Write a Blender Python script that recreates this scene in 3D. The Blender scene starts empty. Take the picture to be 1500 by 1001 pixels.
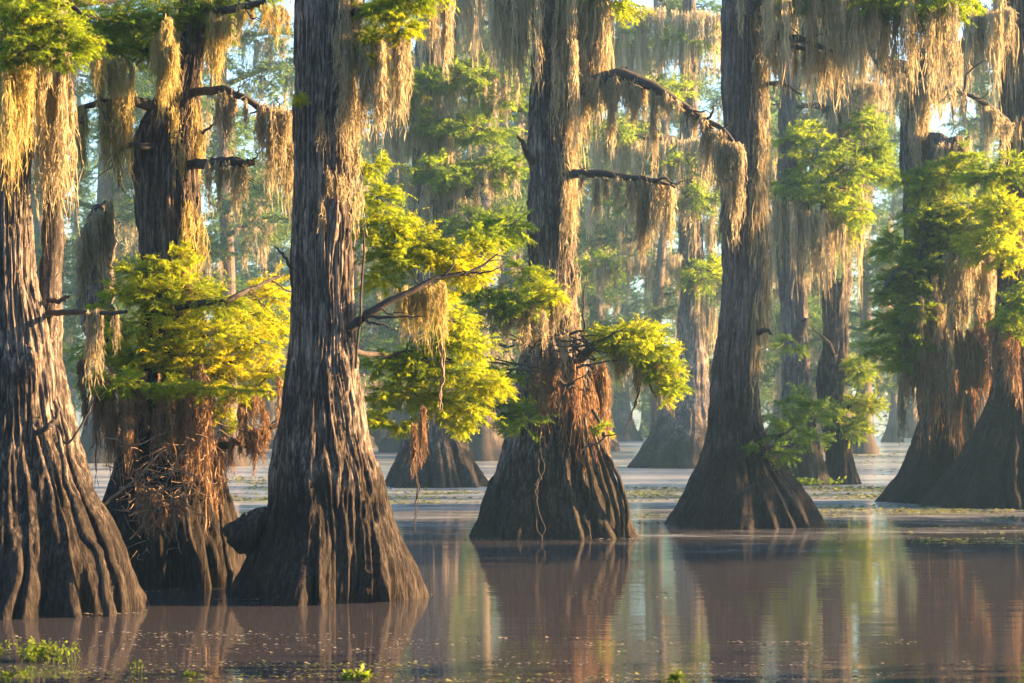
import bpy, math, random
import numpy as np
from mathutils import Vector

# ------------------------------------------------------------------ camera, sky, sun, exposure
sc = bpy.context.scene
COL = sc.collection
FPX, HY, CAMZ = 3000.0, 610.0, 1.9          # focal length in photo pixels, horizon row, eye height (m)
cd = bpy.data.cameras.new('camera'); cam = bpy.data.objects.new('camera', cd); COL.objects.link(cam)
cam.location = (0, 0, CAMZ); cam.rotation_euler = (math.radians(90), 0, 0)
cd.sensor_width = 36.0; cd.lens = 36.0 * FPX / 1500.0
cd.shift_y = (HY - 500.5) / 1500.0
cd.dof.use_dof = True; cd.dof.focus_distance = 25.0; cd.dof.aperture_fstop = 4.5
cd.clip_start = 0.1; cd.clip_end = 2000.0
sc.camera = cam

SUN_EL, SUN_AZ = math.radians(15.0), math.radians(83.0)     # azimuth clockwise from +Y
SUN_DIR = Vector((math.sin(SUN_AZ) * math.cos(SUN_EL), math.cos(SUN_AZ) * math.cos(SUN_EL), math.sin(SUN_EL)))
w = bpy.data.worlds.new('World'); sc.world = w; w.use_nodes = True
nt = w.node_tree; nt.nodes.clear()
sky = nt.nodes.new('ShaderNodeTexSky'); sky.sky_type = 'NISHITA'; sky.sun_disc = False
sky.air_density = 1.0; sky.dust_density = 1.2; sky.ozone_density = 3.0
sky.sun_elevation = SUN_EL; sky.sun_rotation = SUN_AZ
bg = nt.nodes.new('ShaderNodeBackground'); bg.inputs['Strength'].default_value = 0.065
wo = nt.nodes.new('ShaderNodeOutputWorld')
nt.links.new(sky.outputs['Color'], bg.inputs['Color']); nt.links.new(bg.outputs[0], wo.inputs['Surface'])
sd = bpy.data.lights.new('sun', 'SUN'); sd.energy = 5.0; sd.angle = math.radians(0.5); sd.color = (1.0, 0.58, 0.25)
sun = bpy.data.objects.new('sun', sd); COL.objects.link(sun)
sun.rotation_euler = SUN_DIR.to_track_quat('Z', 'Y').to_euler(); sun.location = (30, 10, 30)
sc.view_settings.view_transform = 'Standard'; sc.view_settings.look = 'None'
sc.view_settings.gamma = 1.0; sc.view_settings.use_curve_mapping = False
sc.view_settings.exposure = 3.15
sc.render.engine = 'CYCLES'
sc.cycles.use_denoising = True
sc.cycles.max_bounces = 8; sc.cycles.transparent_max_bounces = 8
sc.cycles.diffuse_bounces = 3; sc.cycles.glossy_bounces = 3; sc.cycles.transmission_bounces = 3
sc.cycles.volume_bounces = 1
sc.cycles.sample_clamp_indirect = 6.0

rng = np.random.default_rng(7)


# ------------------------------------------------------------------ helpers
def at(px, py, Y):
    """point in the scene that stands at depth Y where the photo shows (px, py)"""
    return np.array([(px - 750.0) / FPX * Y, Y, CAMZ + (HY - py) / FPX * Y])


def tag(o, label=None, cat=None, group=None, kind=None):
    if label: o['label'] = label
    if cat: o['category'] = cat
    if group: o['group'] = group
    if kind: o['kind'] = kind
    return o


class Geo:
    """collects polygons of one size; build() links them as one mesh object"""
    def __init__(s, k=3):
        s.k = k; s.v = []; s.f = []; s.t = []; s.n = 0

    def add(s, v, f, t=0.5):
        v = np.asarray(v, dtype=np.float64).reshape(-1, 3); f = np.asarray(f, dtype=np.int64).reshape(-1, s.k)
        s.v.append(v); s.f.append(f + s.n); s.n += len(v)
        t = np.asarray(t, dtype=np.float64)
        s.t.append(np.full(len(v), float(t)) if t.ndim == 0 else t.reshape(-1))

    def mesh(s, name, mat, origin=(0, 0, 0), smooth=False):
        v = np.concatenate(s.v) - np.asarray(origin); f = np.concatenate(s.f); t = np.concatenate(s.t)
        me = bpy.data.meshes.new(name)
        me.vertices.add(len(v)); me.vertices.foreach_set('co', v.astype(np.float32).ravel())
        me.loops.add(f.size); me.loops.foreach_set('vertex_index', f.astype(np.int32).ravel())
        me.polygons.add(len(f))
        me.polygons.foreach_set('loop_start', np.arange(0, f.size, s.k, dtype=np.int32))
        try:
            me.polygons.foreach_set('loop_total', np.full(len(f), s.k, dtype=np.int32))
        except Exception:
            pass
        if smooth: me.polygons.foreach_set('use_smooth', np.ones(len(f), dtype=bool))
        a = me.attributes.new('tint', 'FLOAT', 'POINT'); a.data.foreach_set('value', t.astype(np.float32))
        me.materials.append(mat); me.update(calc_edges=True); me.validate()
        return me

    def build(s, name, mat, parent=None, origin=(0, 0, 0), smooth=False, kind=None):
        """origin = world place of the parent (vertices are given in world space)"""
        if not s.v: return None
        o = bpy.data.objects.new(name, s.mesh(name, mat, origin, smooth)); COL.objects.link(o)
        if parent is not None: o.parent = parent
        else: o.location = origin
        if kind: o['kind'] = kind
        return o


def pnoise(u, v, nu, seed):
    """smooth value noise, periodic in u (0..1, nu cells); v in cells"""
    r = np.random.default_rng(seed); T = r.random((nu, 257))
    x = (u % 1.0) * nu; xi = np.floor(x).astype(int); xf = x - xi; xf = xf * xf * (3 - 2 * xf)
    vi = np.floor(v).astype(int); vf = v - vi; vf = vf * vf * (3 - 2 * vf)
    a = T[xi % nu, vi % 257]; b = T[(xi + 1) % nu, vi % 257]
    c = T[xi % nu, (vi + 1) % 257]; d = T[(xi + 1) % nu, (vi + 1) % 257]
    return (a * (1 - xf) + b * xf) * (1 - vf) + (c * (1 - xf) + d * xf) * vf


def hermite(x, xs, ys):
    xs = np.asarray(xs, float); ys = np.asarray(ys, float)
    d = np.diff(ys) / np.diff(xs); m = np.empty_like(ys)
    m[0] = d[0]; m[-1] = d[-1]
    m[1:-1] = np.where(d[:-1] * d[1:] > 0, 2 * d[:-1] * d[1:] / np.where(np.abs(d[:-1] + d[1:]) < 1e-9, 1, d[:-1] + d[1:]), 0)
    i = np.clip(np.searchsorted(xs, x) - 1, 0, len(xs) - 2); h = xs[i + 1] - xs[i]; t = np.clip((x - xs[i]) / h, 0, 1)
    return ((2*t**3 - 3*t**2 + 1) * ys[i] + (t**3 - 2*t**2 + t) * h * m[i] + (-2*t**3 + 3*t**2) * ys[i+1] + (t**3 - t**2) * h * m[i+1])


def smooth_path(pts, n):
    pts = np.asarray(pts, float); k = np.linspace(0, 1, len(pts)); t = np.linspace(0, 1, n)
    return np.stack([hermite(t, k, pts[:, i]) for i in range(pts.shape[1])], 1)


def tube(geo, pts, radii, sides=7, n=24, wob=0.0, seed=0, bump=0.12):
    """tapered limb through pts (world), quads; radii matched to pts"""
    r0 = np.random.default_rng(seed)
    P = smooth_path(pts, n); R = hermite(np.linspace(0, 1, n), np.linspace(0, 1, len(radii)), radii)
    if wob:
        ph = r0.random(6) * 6.28; s = np.linspace(0, 1, n)
        env = np.minimum(1, s * 4)
        P[:, 0] += wob * env * (np.sin(s * 9 + ph[0]) + .6 * np.sin(s * 21 + ph[1]) + .4 * np.sin(s * 43 + ph[4]))
        P[:, 1] += wob * env * (np.sin(s * 8 + ph[2]))
        P[:, 2] += wob * env * (np.sin(s * 10 + ph[3]) + .6 * np.sin(s * 25 + ph[5]) + .3 * np.sin(s * 47 + ph[1]))
    T = np.gradient(P, axis=0); T /= np.linalg.norm(T, axis=1)[:, None] + 1e-9
    ref = np.array([0.31, 0.9, 0.2]); A = np.cross(T, ref); A /= np.linalg.norm(A, axis=1)[:, None] + 1e-9
    B = np.cross(T, A)
    th = np.arange(sides) / sides * 2 * math.pi
    rr = R[:, None] * (1 + bump * (r0.random((n, sides)) - .5) * 2)
    V = P[:, None, :] + rr[..., None] * (np.cos(th)[None, :, None] * A[:, None, :] + np.sin(th)[None, :, None] * B[:, None, :])
    i = np.arange(n - 1)[:, None] * sides; j = np.arange(sides)[None, :]; j2 = (j + 1) % sides
    F = np.stack([i + j, i + j2, i + sides + j2, i + sides + j], -1)
    geo.add(V, F)
    return P


# ------------------------------------------------------------------ materials
def mat_new(name):
    m = bpy.data.materials.new(name); m.use_nodes = True; t = m.node_tree; t.nodes.clear()
    return m, t, t.nodes.new('ShaderNodeOutputMaterial')


def ramp(t, stops, interp='LINEAR'):
    r = t.nodes.new('ShaderNodeValToRGB'); r.color_ramp.interpolation = interp; e = r.color_ramp.elements
    while len(e) < len(stops): e.new(0.5)
    for k, (p, c) in zip(e, stops): k.position = p; k.color = (*c, 1)
    return r


def mathn(t, op, a, b=None, clamp=False):
    n = t.nodes.new('ShaderNodeMath'); n.operation = op; n.use_clamp = clamp
    for k, x in enumerate((a, b)):
        if x is None: continue
        if isinstance(x, (int, float)): n.inputs[k].default_value = x
        else: t.links.new(x, n.inputs[k])
    return n.outputs[0]


def noise(t, vec, scale, detail=4, rough=0.55, xyz=None):
    if xyz:
        mp = t.nodes.new('ShaderNodeMapping'); mp.inputs['Scale'].default_value = xyz
        t.links.new(vec, mp.inputs['Vector']); vec = mp.outputs[0]
    n = t.nodes.new('ShaderNodeTexNoise'); n.inputs['Scale'].default_value = scale
    n.inputs['Detail'].default_value = detail; n.inputs['Roughness'].default_value = rough
    t.links.new(vec, n.inputs['Vector']); return n.outputs['Fac']


def bark_mat(name, dark, mid, light, stain_top=1.9, stain=(0.035, 0.030, 0.028), fine=1.0):
    """stringy grey bark; below the flood line the wood is stained dark (an old high-water mark)"""
    m, t, out = mat_new(name)
    tc = t.nodes.new('ShaderNodeTexCoord'); v = tc.outputs['Object']
    a = noise(t, v, 1.0, 6, 0.65, (22 * fine, 22 * fine, 1.1 * fine))
    b = noise(t, v, 1.0, 4, 0.6, (70 * fine, 70 * fine, 4.0 * fine))
    g = noise(t, v, 1.3, 4, 0.6)
    c = noise(t, v, 1.0, 5, 0.7, (34 * fine, 34 * fine, 11 * fine))
    s = mathn(t, 'ADD', mathn(t, 'ADD', mathn(t, 'MULTIPLY', a, 0.5), mathn(t, 'MULTIPLY', b, 0.25)), mathn(t, 'MULTIPLY', c, 0.25))
    s = mathn(t, 'ADD', s, mathn(t, 'MULTIPLY', mathn(t, 'SUBTRACT', g, 0.5), 0.22))
    r = ramp(t, [(0.38, dark), (0.49, mid), (0.63, light)]); t.links.new(s, r.inputs[0])
    sx = t.nodes.new('ShaderNodeSeparateXYZ'); t.links.new(v, sx.inputs[0])
    zz = mathn(t, 'ADD', sx.outputs['Z'], mathn(t, 'MULTIPLY', mathn(t, 'SUBTRACT', a, 0.5), 1.6))
    zz = mathn(t, 'ADD', zz, mathn(t, 'MULTIPLY', mathn(t, 'SUBTRACT', g, 0.5), 1.6))
    mr = t.nodes.new('ShaderNodeMapRange'); mr.inputs['From Min'].default_value = stain_top * 0.45
    mr.inputs['From Max'].default_value = stain_top * 1.25; mr.inputs['To Min'].default_value = 0.86; mr.inputs['To Max'].default_value = 0.0
    t.links.new(zz, mr.inputs['Value'])
    mx = t.nodes.new('ShaderNodeMix'); mx.data_type = 'RGBA'; mx.inputs['B'].default_value = (*stain, 1)
    t.links.new(mr.outputs[0], mx.inputs['Factor']); t.links.new(r.outputs[0], mx.inputs['A'])
    bu = t.nodes.new('ShaderNodeBump'); bu.inputs['Strength'].default_value = 1.0; bu.inputs['Distance'].default_value = 0.065
    t.links.new(s, bu.inputs['Height'])
    p = t.nodes.new('ShaderNodeBsdfPrincipled'); p.inputs['Roughness'].default_value = 0.85
    p.inputs['Specular IOR Level'].default_value = 0.08
    t.links.new(mx.outputs['Result'], p.inputs['Base Color']); t.links.new(bu.outputs[0], p.inputs['Normal'])
    t.links.new(p.outputs[0], out.inputs['Surface'])
    return m


def leafy_mat(name, stops, trans_gain, trans=0.5, rough=0.6):
    """thin leaves or strands: the tint of each piece picks its colour; light passes through"""
    m, t, out = mat_new(name)
    at_ = t.nodes.new('ShaderNodeAttribute'); at_.attribute_name = 'tint'
    r = ramp(t, stops); t.links.new(at_.outputs['Fac'], r.inputs[0])
    d = t.nodes.new('ShaderNodeBsdfPrincipled'); d.inputs['Roughness'].default_value = rough
    d.inputs['Specular IOR Level'].default_value = 0.2
    t.links.new(r.outputs[0], d.inputs['Base Color'])
    g = t.nodes.new('ShaderNodeMix'); g.data_type = 'RGBA'; g.blend_type = 'MULTIPLY'; g.inputs['Factor'].default_value = 1
    g.inputs['B'].default_value = (*trans_gain, 1); t.links.new(r.outputs[0], g.inputs['A'])
    tr = t.nodes.new('ShaderNodeBsdfTranslucent'); t.links.new(g.outputs['Result'], tr.inputs['Color'])
    mx = t.nodes.new('ShaderNodeMixShader'); mx.inputs[0].default_value = trans
    t.links.new(d.outputs[0], mx.inputs[1]); t.links.new(tr.outputs[0], mx.inputs[2])
    t.links.new(mx.outputs[0], out.inputs['Surface'])
    return m


def flat_mat(name, c1, c2, scale=8, rough=0.85):
    m, t, out = mat_new(name); tc = t.nodes.new('ShaderNodeTexCoord')
    n = noise(t, tc.outputs['Object'], scale, 5, 0.6)
    r = ramp(t, [(0.35, c1), (0.65, c2)]); t.links.new(n, r.inputs[0])
    bu = t.nodes.new('ShaderNodeBump'); bu.inputs['Strength'].default_value = 0.6; bu.inputs['Distance'].default_value = 0.01
    t.links.new(n, bu.inputs['Height'])
    p = t.nodes.new('ShaderNodeBsdfPrincipled'); p.inputs['Roughness'].default_value = rough
    t.links.new(r.outputs[0], p.inputs['Base Color']); t.links.new(bu.outputs[0], p.inputs['Normal'])
    t.links.new(p.outputs[0], out.inputs['Surface']); return m


M_BARK = bark_mat('cypress_bark', (0.011, 0.0105, 0.0115), (0.066, 0.058, 0.053), (0.38, 0.32, 0.27), stain=(0.014, 0.0120, 0.011))
M_BARK_GREY = bark_mat('grey_bark', (0.028, 0.026, 0.026), (0.09, 0.081, 0.077), (0.25, 0.225, 0.21), 2.8, stain=(0.014, 0.0125, 0.012))
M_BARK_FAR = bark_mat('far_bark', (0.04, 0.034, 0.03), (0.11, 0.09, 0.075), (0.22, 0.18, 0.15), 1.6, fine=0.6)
M_BARK_DARK = bark_mat('dark_bark', (0.010, 0.0095, 0.010), (0.050, 0.043, 0.040), (0.28, 0.23, 0.19), 4.2, stain=(0.012, 0.0105, 0.010))  # darker bark; the dark tone reaches higher up the trunk
M_LIMB = flat_mat('limb_bark', (0.012, 0.010, 0.009), (0.042, 0.034, 0.029), 9)
M_TWIG = flat_mat('dead_twig', (0.09, 0.064, 0.045), (0.22, 0.155, 0.105), 20)
M_MOSS = leafy_mat('spanish_moss', [(0, (0.13, 0.115, 0.085)), (0.5, (0.34, 0.30, 0.20)), (1, (0.48, 0.43, 0.29))], (1.3, 1.25, 1.1), 0.45, 0.9)
M_MOSSG = leafy_mat('greenish_moss', [(0, (0.12, 0.11, 0.055)), (0.5, (0.33, 0.28, 0.13)), (1, (0.48, 0.42, 0.18))], (1.3, 1.25, 1.0), 0.45, 0.9)
M_ROOT = leafy_mat('rusty_roots', [(0, (0.075, 0.052, 0.036)), (0.5, (0.21, 0.142, 0.09)), (1, (0.38, 0.28, 0.18))], (1.2, 1.0, 0.8), 0.35, 0.9)
M_LEAF = leafy_mat('cypress_needles', [(0, (0.040, 0.080, 0.016)), (0.45, (0.115, 0.175, 0.014)), (0.8, (0.20, 0.235, 0.010)), (1, (0.28, 0.27, 0.012))], (2.6, 2.5, 1.2), 0.6)
M_LEAF_FAR = leafy_mat('far_needles', [(0, (0.025, 0.055, 0.022)), (0.5, (0.060, 0.112, 0.030)), (1, (0.125, 0.16, 0.022))], (2.0, 2.1, 1.4), 0.55)


# ------------------------------------------------------------------ plant geometry
def _spray_template(pairs=6, wd=0.026):
    v = []; f = []
    for i in range(pairs):
        y = 0.12 + 0.80 * i / (pairs - 1); ln = 0.36 * (1.0 - 0.5 * abs(y - 0.35))
        for s in (-1, 1):
            k = len(v)
            v += [(0, y - wd, 0), (0, y + wd, 0), (s * ln * 0.8, y + ln * 0.62, 0.02)]
            f.append((k, k + 1, k + 2))
    k = len(v); v += [(-0.035, 0.0, 0), (0.035, 0.0, 0), (0, 1.15, -0.02)]; f.append((k, k + 1, k + 2))
    return np.array(v), np.array(f)


SPRAY = _spray_template()
SPRAY_FAR = _spray_template(3, 0.055)          # fewer, broader leaflets where a spray is a few pixels


def sprays(geo, p, d, size, tint, r, up=0.9, droop=0.22):
    SPV, SPF = SPRAY_FAR if p[:, 1].mean() > 62 or np.mean(size) > .36 else SPRAY
    n = len(p)
    if n == 0: return
    d = d / (np.linalg.norm(d, axis=1)[:, None] + 1e-9)
    upv = np.stack([r.normal(0, 0.95, n), r.normal(0, 0.95, n), np.full(n, up)], 1)
    side = np.cross(d, upv); side /= np.linalg.norm(side, axis=1)[:, None] + 1e-9
    nrm = np.cross(side, d)
    T = SPV[None] + r.normal(0, 0.035, (n, len(SPV), 3))
    T = T * size[:, None, None]
    z = T[..., 2] - droop * (T[..., 1] ** 2) / size[:, None]
    V = p[:, None, :] + T[..., 0:1] * side[:, None, :] + T[..., 1:2] * d[:, None, :] + z[..., None] * nrm[:, None, :]
    F = SPF[None] + (np.arange(n) * len(SPV))[:, None, None]
    geo.add(V, F, np.repeat(tint, len(SPV)))


def pad(geo, twigs, c, rad, nb, size, tint, r, per=13, flat=0.55, frm=None):
    """one foliage pad: nb branchlets spread from the pad's inside, each carrying flat feathery sprays"""
    c = np.asarray(c, float); rad = np.asarray(rad, float)
    for b in range(max(4, int(nb * 0.86))):
        u = r.normal(0, 1, 3); u /= np.linalg.norm(u)
        a = c + rad * u * r.uniform(0.1, 0.7) * np.array([1, 1, .9])
        dirn = u + r.normal(0, 0.55, 3); dirn[2] *= flat; dirn /= np.linalg.norm(dirn) + 1e-9
        L = min(r.uniform(0.35, 0.8) * max(rad[0], rad[2]), size * 4.5)
        t = np.sort(r.uniform(0.08, 1.0, per))
        sag = np.zeros((per, 3)); sag[:, 2] = -0.16 * L * t ** 2
        p = a + dirn * (L * t)[:, None] + sag
        # keep the pad's outline: pull in what leaves the ellipsoid
        q = (p - c) / rad; ln = np.linalg.norm(q, axis=1); k = np.where(ln > 1.0, (1.0 + r.choice([.15, .3, .7], per, p=[.5, .35, .15]) * r.random(per)) / np.maximum(ln, 1e-6), 1.0)
        p = c + rad * q * k[:, None]
        perp = np.cross(dirn, np.array([0, 0, 1.0])); perp /= np.linalg.norm(perp) + 1e-9
        sgn = np.where(np.arange(per) % 2 == 0, 1.0, -1.0)
        d = dirn[None] * r.uniform(0.5, 1.0, per)[:, None] + perp[None] * (sgn * r.uniform(0.4, 1.0, per))[:, None]
        d[:, 2] += r.normal(-0.10, 0.25, per)
        tb = np.clip(tint + r.normal(0, 0.13) + r.normal(0, 0.08, per), 0, 1)
        sprays(geo, p, d, size * r.uniform(0.65, 1.25, per), tb, r)
        if twigs is not None:
            e = p[-1]; s0 = c if frm is None else frm
            tube(twigs, [s0 + (a - s0) * r.uniform(.3, .6), a, e], [size * .05, size * .035, size * .012], 3, 3, 0, 0)


def strands(geo, p, L, wd, r, tint, seg=8, sway=0.24, wisps=5, spread=0.0):
    """hanging strands of moss or root: ragged tapered ribbons with side wisps"""
    n = len(p)
    if n == 0: return
    far = p[0, 1] > 40; seg = 4 if far else 6; wisps = 2 if far else 3
    t = np.linspace(0, 1, seg + 1)
    st = r.normal(0, 1, (n, seg + 1, 2)); st[:, 0] = 0
    wk = np.cumsum(st, 1) * (sway * 0.25 * np.minimum(L, 1.2) ** 0.7)[:, None, None] / math.sqrt(seg)
    P = np.repeat(p[:, None, :], seg + 1, 1)
    P[..., :2] += wk; P[..., 2] -= L[:, None] * t[None]
    ph = r.random(n) * math.pi
    ph = ph[:, None] + np.cumsum(r.normal(0, 0.35, (n, seg + 1)), 1)
    S = np.stack([np.cos(ph), np.sin(ph), r.normal(0, 0.25, ph.shape)], -1)
    wt = wd[:, None] * (1.0 - 0.85 * t[None] ** 1.6) * r.uniform(0.45, 1.35, (n, seg + 1))
    V = np.stack([P - S * wt[..., None] * .5, P + S * wt[..., None] * .5], 2)
    V[..., 2] += r.normal(0, 1, V.shape[:-1]) * (L / seg * 0.18)[:, None, None]
    b = np.arange(n)[:, None] * (2 * (seg + 1)) + np.arange(seg)[None] * 2
    F = np.stack([np.stack([b, b + 1, b + 2], -1), np.stack([b + 1, b + 3, b + 2], -1)], 2)
    tt = np.clip(tint[:, None] + 0.12 * r.normal(0, 1, (n, seg + 1)), 0, 1)
    geo.add(V, F, np.repeat(tt, 2, axis=1))
    if wisps:
        k = r.integers(0, seg, (n, wisps)); rows = np.arange(n)[:, None]
        a = P[rows, k]; ang = r.random((n, wisps)) * 2 * math.pi
        dd = np.stack([np.cos(ang), np.sin(ang), -r.uniform(0.6, 2.4, ang.shape)], -1)
        ln = wd[:, None] * r.uniform(1.5, 5.0, ang.shape)
        tip = a + dd * ln[..., None]; o = np.zeros_like(a); o[..., 2] = wd[:, None] * 0.8
        W = np.stack([a, a - o, tip], 2)
        geo.add(W, np.arange(n * wisps * 3).reshape(-1, 3), np.repeat(np.repeat(tint, wisps), 3))


def px_w(Y): return Y / 2050.0            # width of one rendered pixel at depth Y


def festoon(geo, c, wid, ln, n, r, tint=0.5, Y=None, dep=None, ragged=0.45, sway=0.24):
    """one tapering clump of moss hanging from point c"""
    Y = Y or c[1]
    u = r.normal(0, 0.42, n); v = r.normal(0, 0.42, n)
    q = np.sqrt(u * u + v * v)
    p = np.stack([c[0] + u * wid * .5, c[1] + v * (dep or wid) * .5, c[2] + r.normal(0, 0.02, n) + 0.02], 1)
    drop = r.random(n) ** 2 * 0.45 * ln * (q < .7)
    p[:, 2] -= drop
    L = np.maximum(0.05, (ln * (1 - 0.75 * np.clip(q, 0, 1.2)) * (1 - ragged * r.random(n))) - drop * .6)
    p[:, 0] += 0; strands(geo, p, L, np.maximum(px_w(Y) * 0.95, 0.008) * r.uniform(.6, 1.7, n), r,
                         np.clip(tint + r.normal(0, 0.16, n), 0, 1), sway=sway)


def curtain(geo, pts, Y, lmin, lmax, nclump, per, r, tint=0.5, wid=(8, 18), dep=0.25, ragged=0.35, jit=2.0):
    """clumps of moss along a polyline of photo points; lengths in photo pixels"""
    pts = np.asarray(pts, float); seg = np.linalg.norm(np.diff(pts, axis=0), axis=1); cum = np.r_[0, np.cumsum(seg)]
    s = Y / FPX
    for k in range(nclump):
        q = r.random() * cum[-1]
        x = np.interp(q, cum, pts[:, 0]) + r.normal(0, 1.5); y = np.interp(q, cum, pts[:, 1]) + r.normal(0, jit)
        yy = Y + r.normal(0, dep)
        L = r.uniform(0, 1) ** 1.4 * (lmax - lmin) + lmin
        festoon(geo, at(x, y, yy), r.uniform(*wid) * s, L * s, per, r, tint + r.normal(0, .08), yy, None, ragged)


# ------------------------------------------------------------------ trees
class Tree:
    def __init__(s, name, label, profile, Y, group=None, seed=1, mat=None, nth=160, nz=180, flute=0.15, bark=0.018,
                 lobes=13, zs=1.3, ncell=64, kind=None, cat='tree'):
        s.Y = Y; s.seed = seed; s.r = np.random.default_rng(seed)
        pr = np.array(sorted(profile, key=lambda q: -q[0]), float)      # from the water up
        z = CAMZ + (HY - pr[:, 0]) / FPX * Y
        s.pz = z; s.pcx = ((pr[:, 1] + pr[:, 2]) / 2 - 750) / FPX * Y; s.pR = (pr[:, 2] - pr[:, 1]) / 2 / FPX * Y
        s.base = np.array([hermite(np.array([0.0]), z, s.pcx)[0], Y, 0.0])
        s.root = bpy.data.objects.new(name, None); COL.objects.link(s.root); s.root.location = s.base
        s.root.empty_display_size = 0.3
        tag(s.root, label, cat, group)
        # trunk: fluted, flared, stringy
        zz = np.linspace(-0.25, z[-1], nz); th = np.arange(nth) / nth
        R = s.Rz(zz)[:, None]; U, Zg = np.meshgrid(th, zz)
        low = np.exp(-np.maximum(Zg, 0) / zs)
        warp = 0.030 * (pnoise(U, Zg * 0.7 + 11, 7, seed + 5) - .5) + 0.012 * (pnoise(U, Zg * 2.1 + 3, 17, seed + 6) - .5)
        b1 = np.abs(2 * pnoise(U + warp, Zg * 0.12 + 1, lobes, seed) - 1) ** 0.75
        b2 = np.abs(2 * pnoise(U + warp * 1.3, Zg * 0.35 + 2, lobes * 2 + 3, seed + 1) - 1) ** 0.8
        b3 = np.abs(2 * pnoise(U + warp * 1.6, Zg * 0.8 + 2, ncell, seed + 2) - 1)
        b4 = np.abs(2 * pnoise(U + warp * 1.6, Zg * 1.7 + 5, ncell * 2 + 5, seed + 3) - 1)
        b5 = np.clip((pnoise(U + warp * 1.6, Zg * 2.6 + 9, ncell, seed + 7) - .42) / .16, 0, 1)
        b6 = pnoise(U + warp, Zg * 7.0 + 4, ncell * 3, seed + 8) - .5
        knots = np.zeros_like(Zg); kr = np.random.default_rng(seed + 70)
        for _ in range(16):
            ku, kz, ks = kr.random(), kr.uniform(.6, zz[-1]), kr.uniform(.05, .13)
            du = (U - ku + .5) % 1 - .5; dd = (du * 2 * math.pi * np.maximum(R, .15)) ** 2 + ((Zg - kz) * .7) ** 2
            knots += ks * .6 * np.exp(-dd / ks ** 2) - ks * .35 * np.exp(-dd / (ks * .35) ** 2)
        lump = pnoise(U, Zg * 0.8 + 20, 5, seed + 4) - .5
        amp = R * (0.035 + flute * low)
        rad = R + amp * (1.25 * (b1 - .45) + .95 * (b2 - .45) + .35 * low * (b3 - .45)) + R * 0.10 * lump + bark * (2.1 * (b3 ** .7 - .5) + 1.5 * (b4 ** .7 - .5) + 1.1 * (b5 - .5) + 1.0 * b6) * np.minimum(1, R / 0.3)
        rad = rad + knots
        X = s.cx(zz)[:, None] + rad * np.cos(2 * math.pi * U); Yv = Y + rad * np.sin(2 * math.pi * U)
        V = np.stack([X, Yv, Zg], -1)
        i = np.arange(nz - 1)[:, None] * nth; j = np.arange(nth)[None]; j2 = (j + 1) % nth
        F = np.stack([i + j, i + j2, i + nth + j2, i + nth + j], -1)
        g = Geo(4); g.add(V, F)
        s.trunk = g.build('trunk', mat or M_BARK, s.root, s.base, True)

    def cx(s, z): return hermite(np.atleast_1d(np.asarray(z, float)), s.pz, s.pcx)
    def Rz(s, z): return hermite(np.atleast_1d(np.asarray(z, float)), s.pz, s.pR)

    def pt(s, px, py, dY=0.0): return at(px, py, s.Y + dY)

    def limb(s, pts, radii, mat=None, n=26, wob=0.012, twigs=(), name='limb', sides=8):
        """pts = (px, py, depth offset); twigs = further (pts, radii) that fork off the same limb"""
        g = Geo(4); k = s.r.integers(1e6)
        tube(g, [s.pt(*p) for p in pts], radii, sides, n, wob, k)
        if name == 'limb' and mat is None:
            W = smooth_path([s.pt(*p) for p in pts], 40); rr = hermite(np.linspace(0, 1, 40), np.linspace(0, 1, len(radii)), radii)
            for q in range(max(5, int(np.linalg.norm(W[-1] - W[0]) * 5))):
                i = s.r.integers(8, 39); d = s.r.normal(0, 1, 3); d += (W[i] - W[i - 5]) / (np.linalg.norm(W[i] - W[i - 5]) + 1e-6); d /= np.linalg.norm(d); L = s.r.uniform(.15, .5) * (s.Y / 30) ** .5
                e = W[i] + d * L + np.array([0, 0, -.04]); m_ = (W[i] + e) / 2 + s.r.normal(0, .04, 3); t0 = min(rr[i] * .5, .014 * (s.Y / 30) ** .5)
                tube(g, [W[i], m_, e], [t0, t0 * .7, t0 * .25], 4, 8, .012, q)
                d2 = d + s.r.normal(0, .6, 3); tube(g, [m_, m_ + d2 * L * .4], [t0 * .5, t0 * .2], 3, 4, .0, q)
        for tp, tr in twigs: tube(g, [s.pt(*p) for p in tp], tr, 5, 14, wob * .7, k + 1)
        return g.build(name, mat or M_LIMB, s.root, s.base, True)

    def foliage(s, parent, pads, size, mat=None, twigs=True):
        """pads = (px, py, rx px, rz px, depth offset, depth radius m, branchlets, tint)"""
        g = Geo(3); tw = Geo(4)
        for (px, py, rx, rz, dY, ry, nb, tint) in pads:
            Y = s.Y + dY; sc_ = Y / FPX
            pad(g, tw if twigs else None, at(px, py, Y), (rx * sc_, ry, rz * sc_), nb, size, tint, s.r)
        o = g.build('foliage', mat or M_LEAF, parent, s.base, False, 'stuff')
        if twigs: tw.build('twigs', M_LIMB, parent, s.base, True, 'stuff')
        return o

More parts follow.
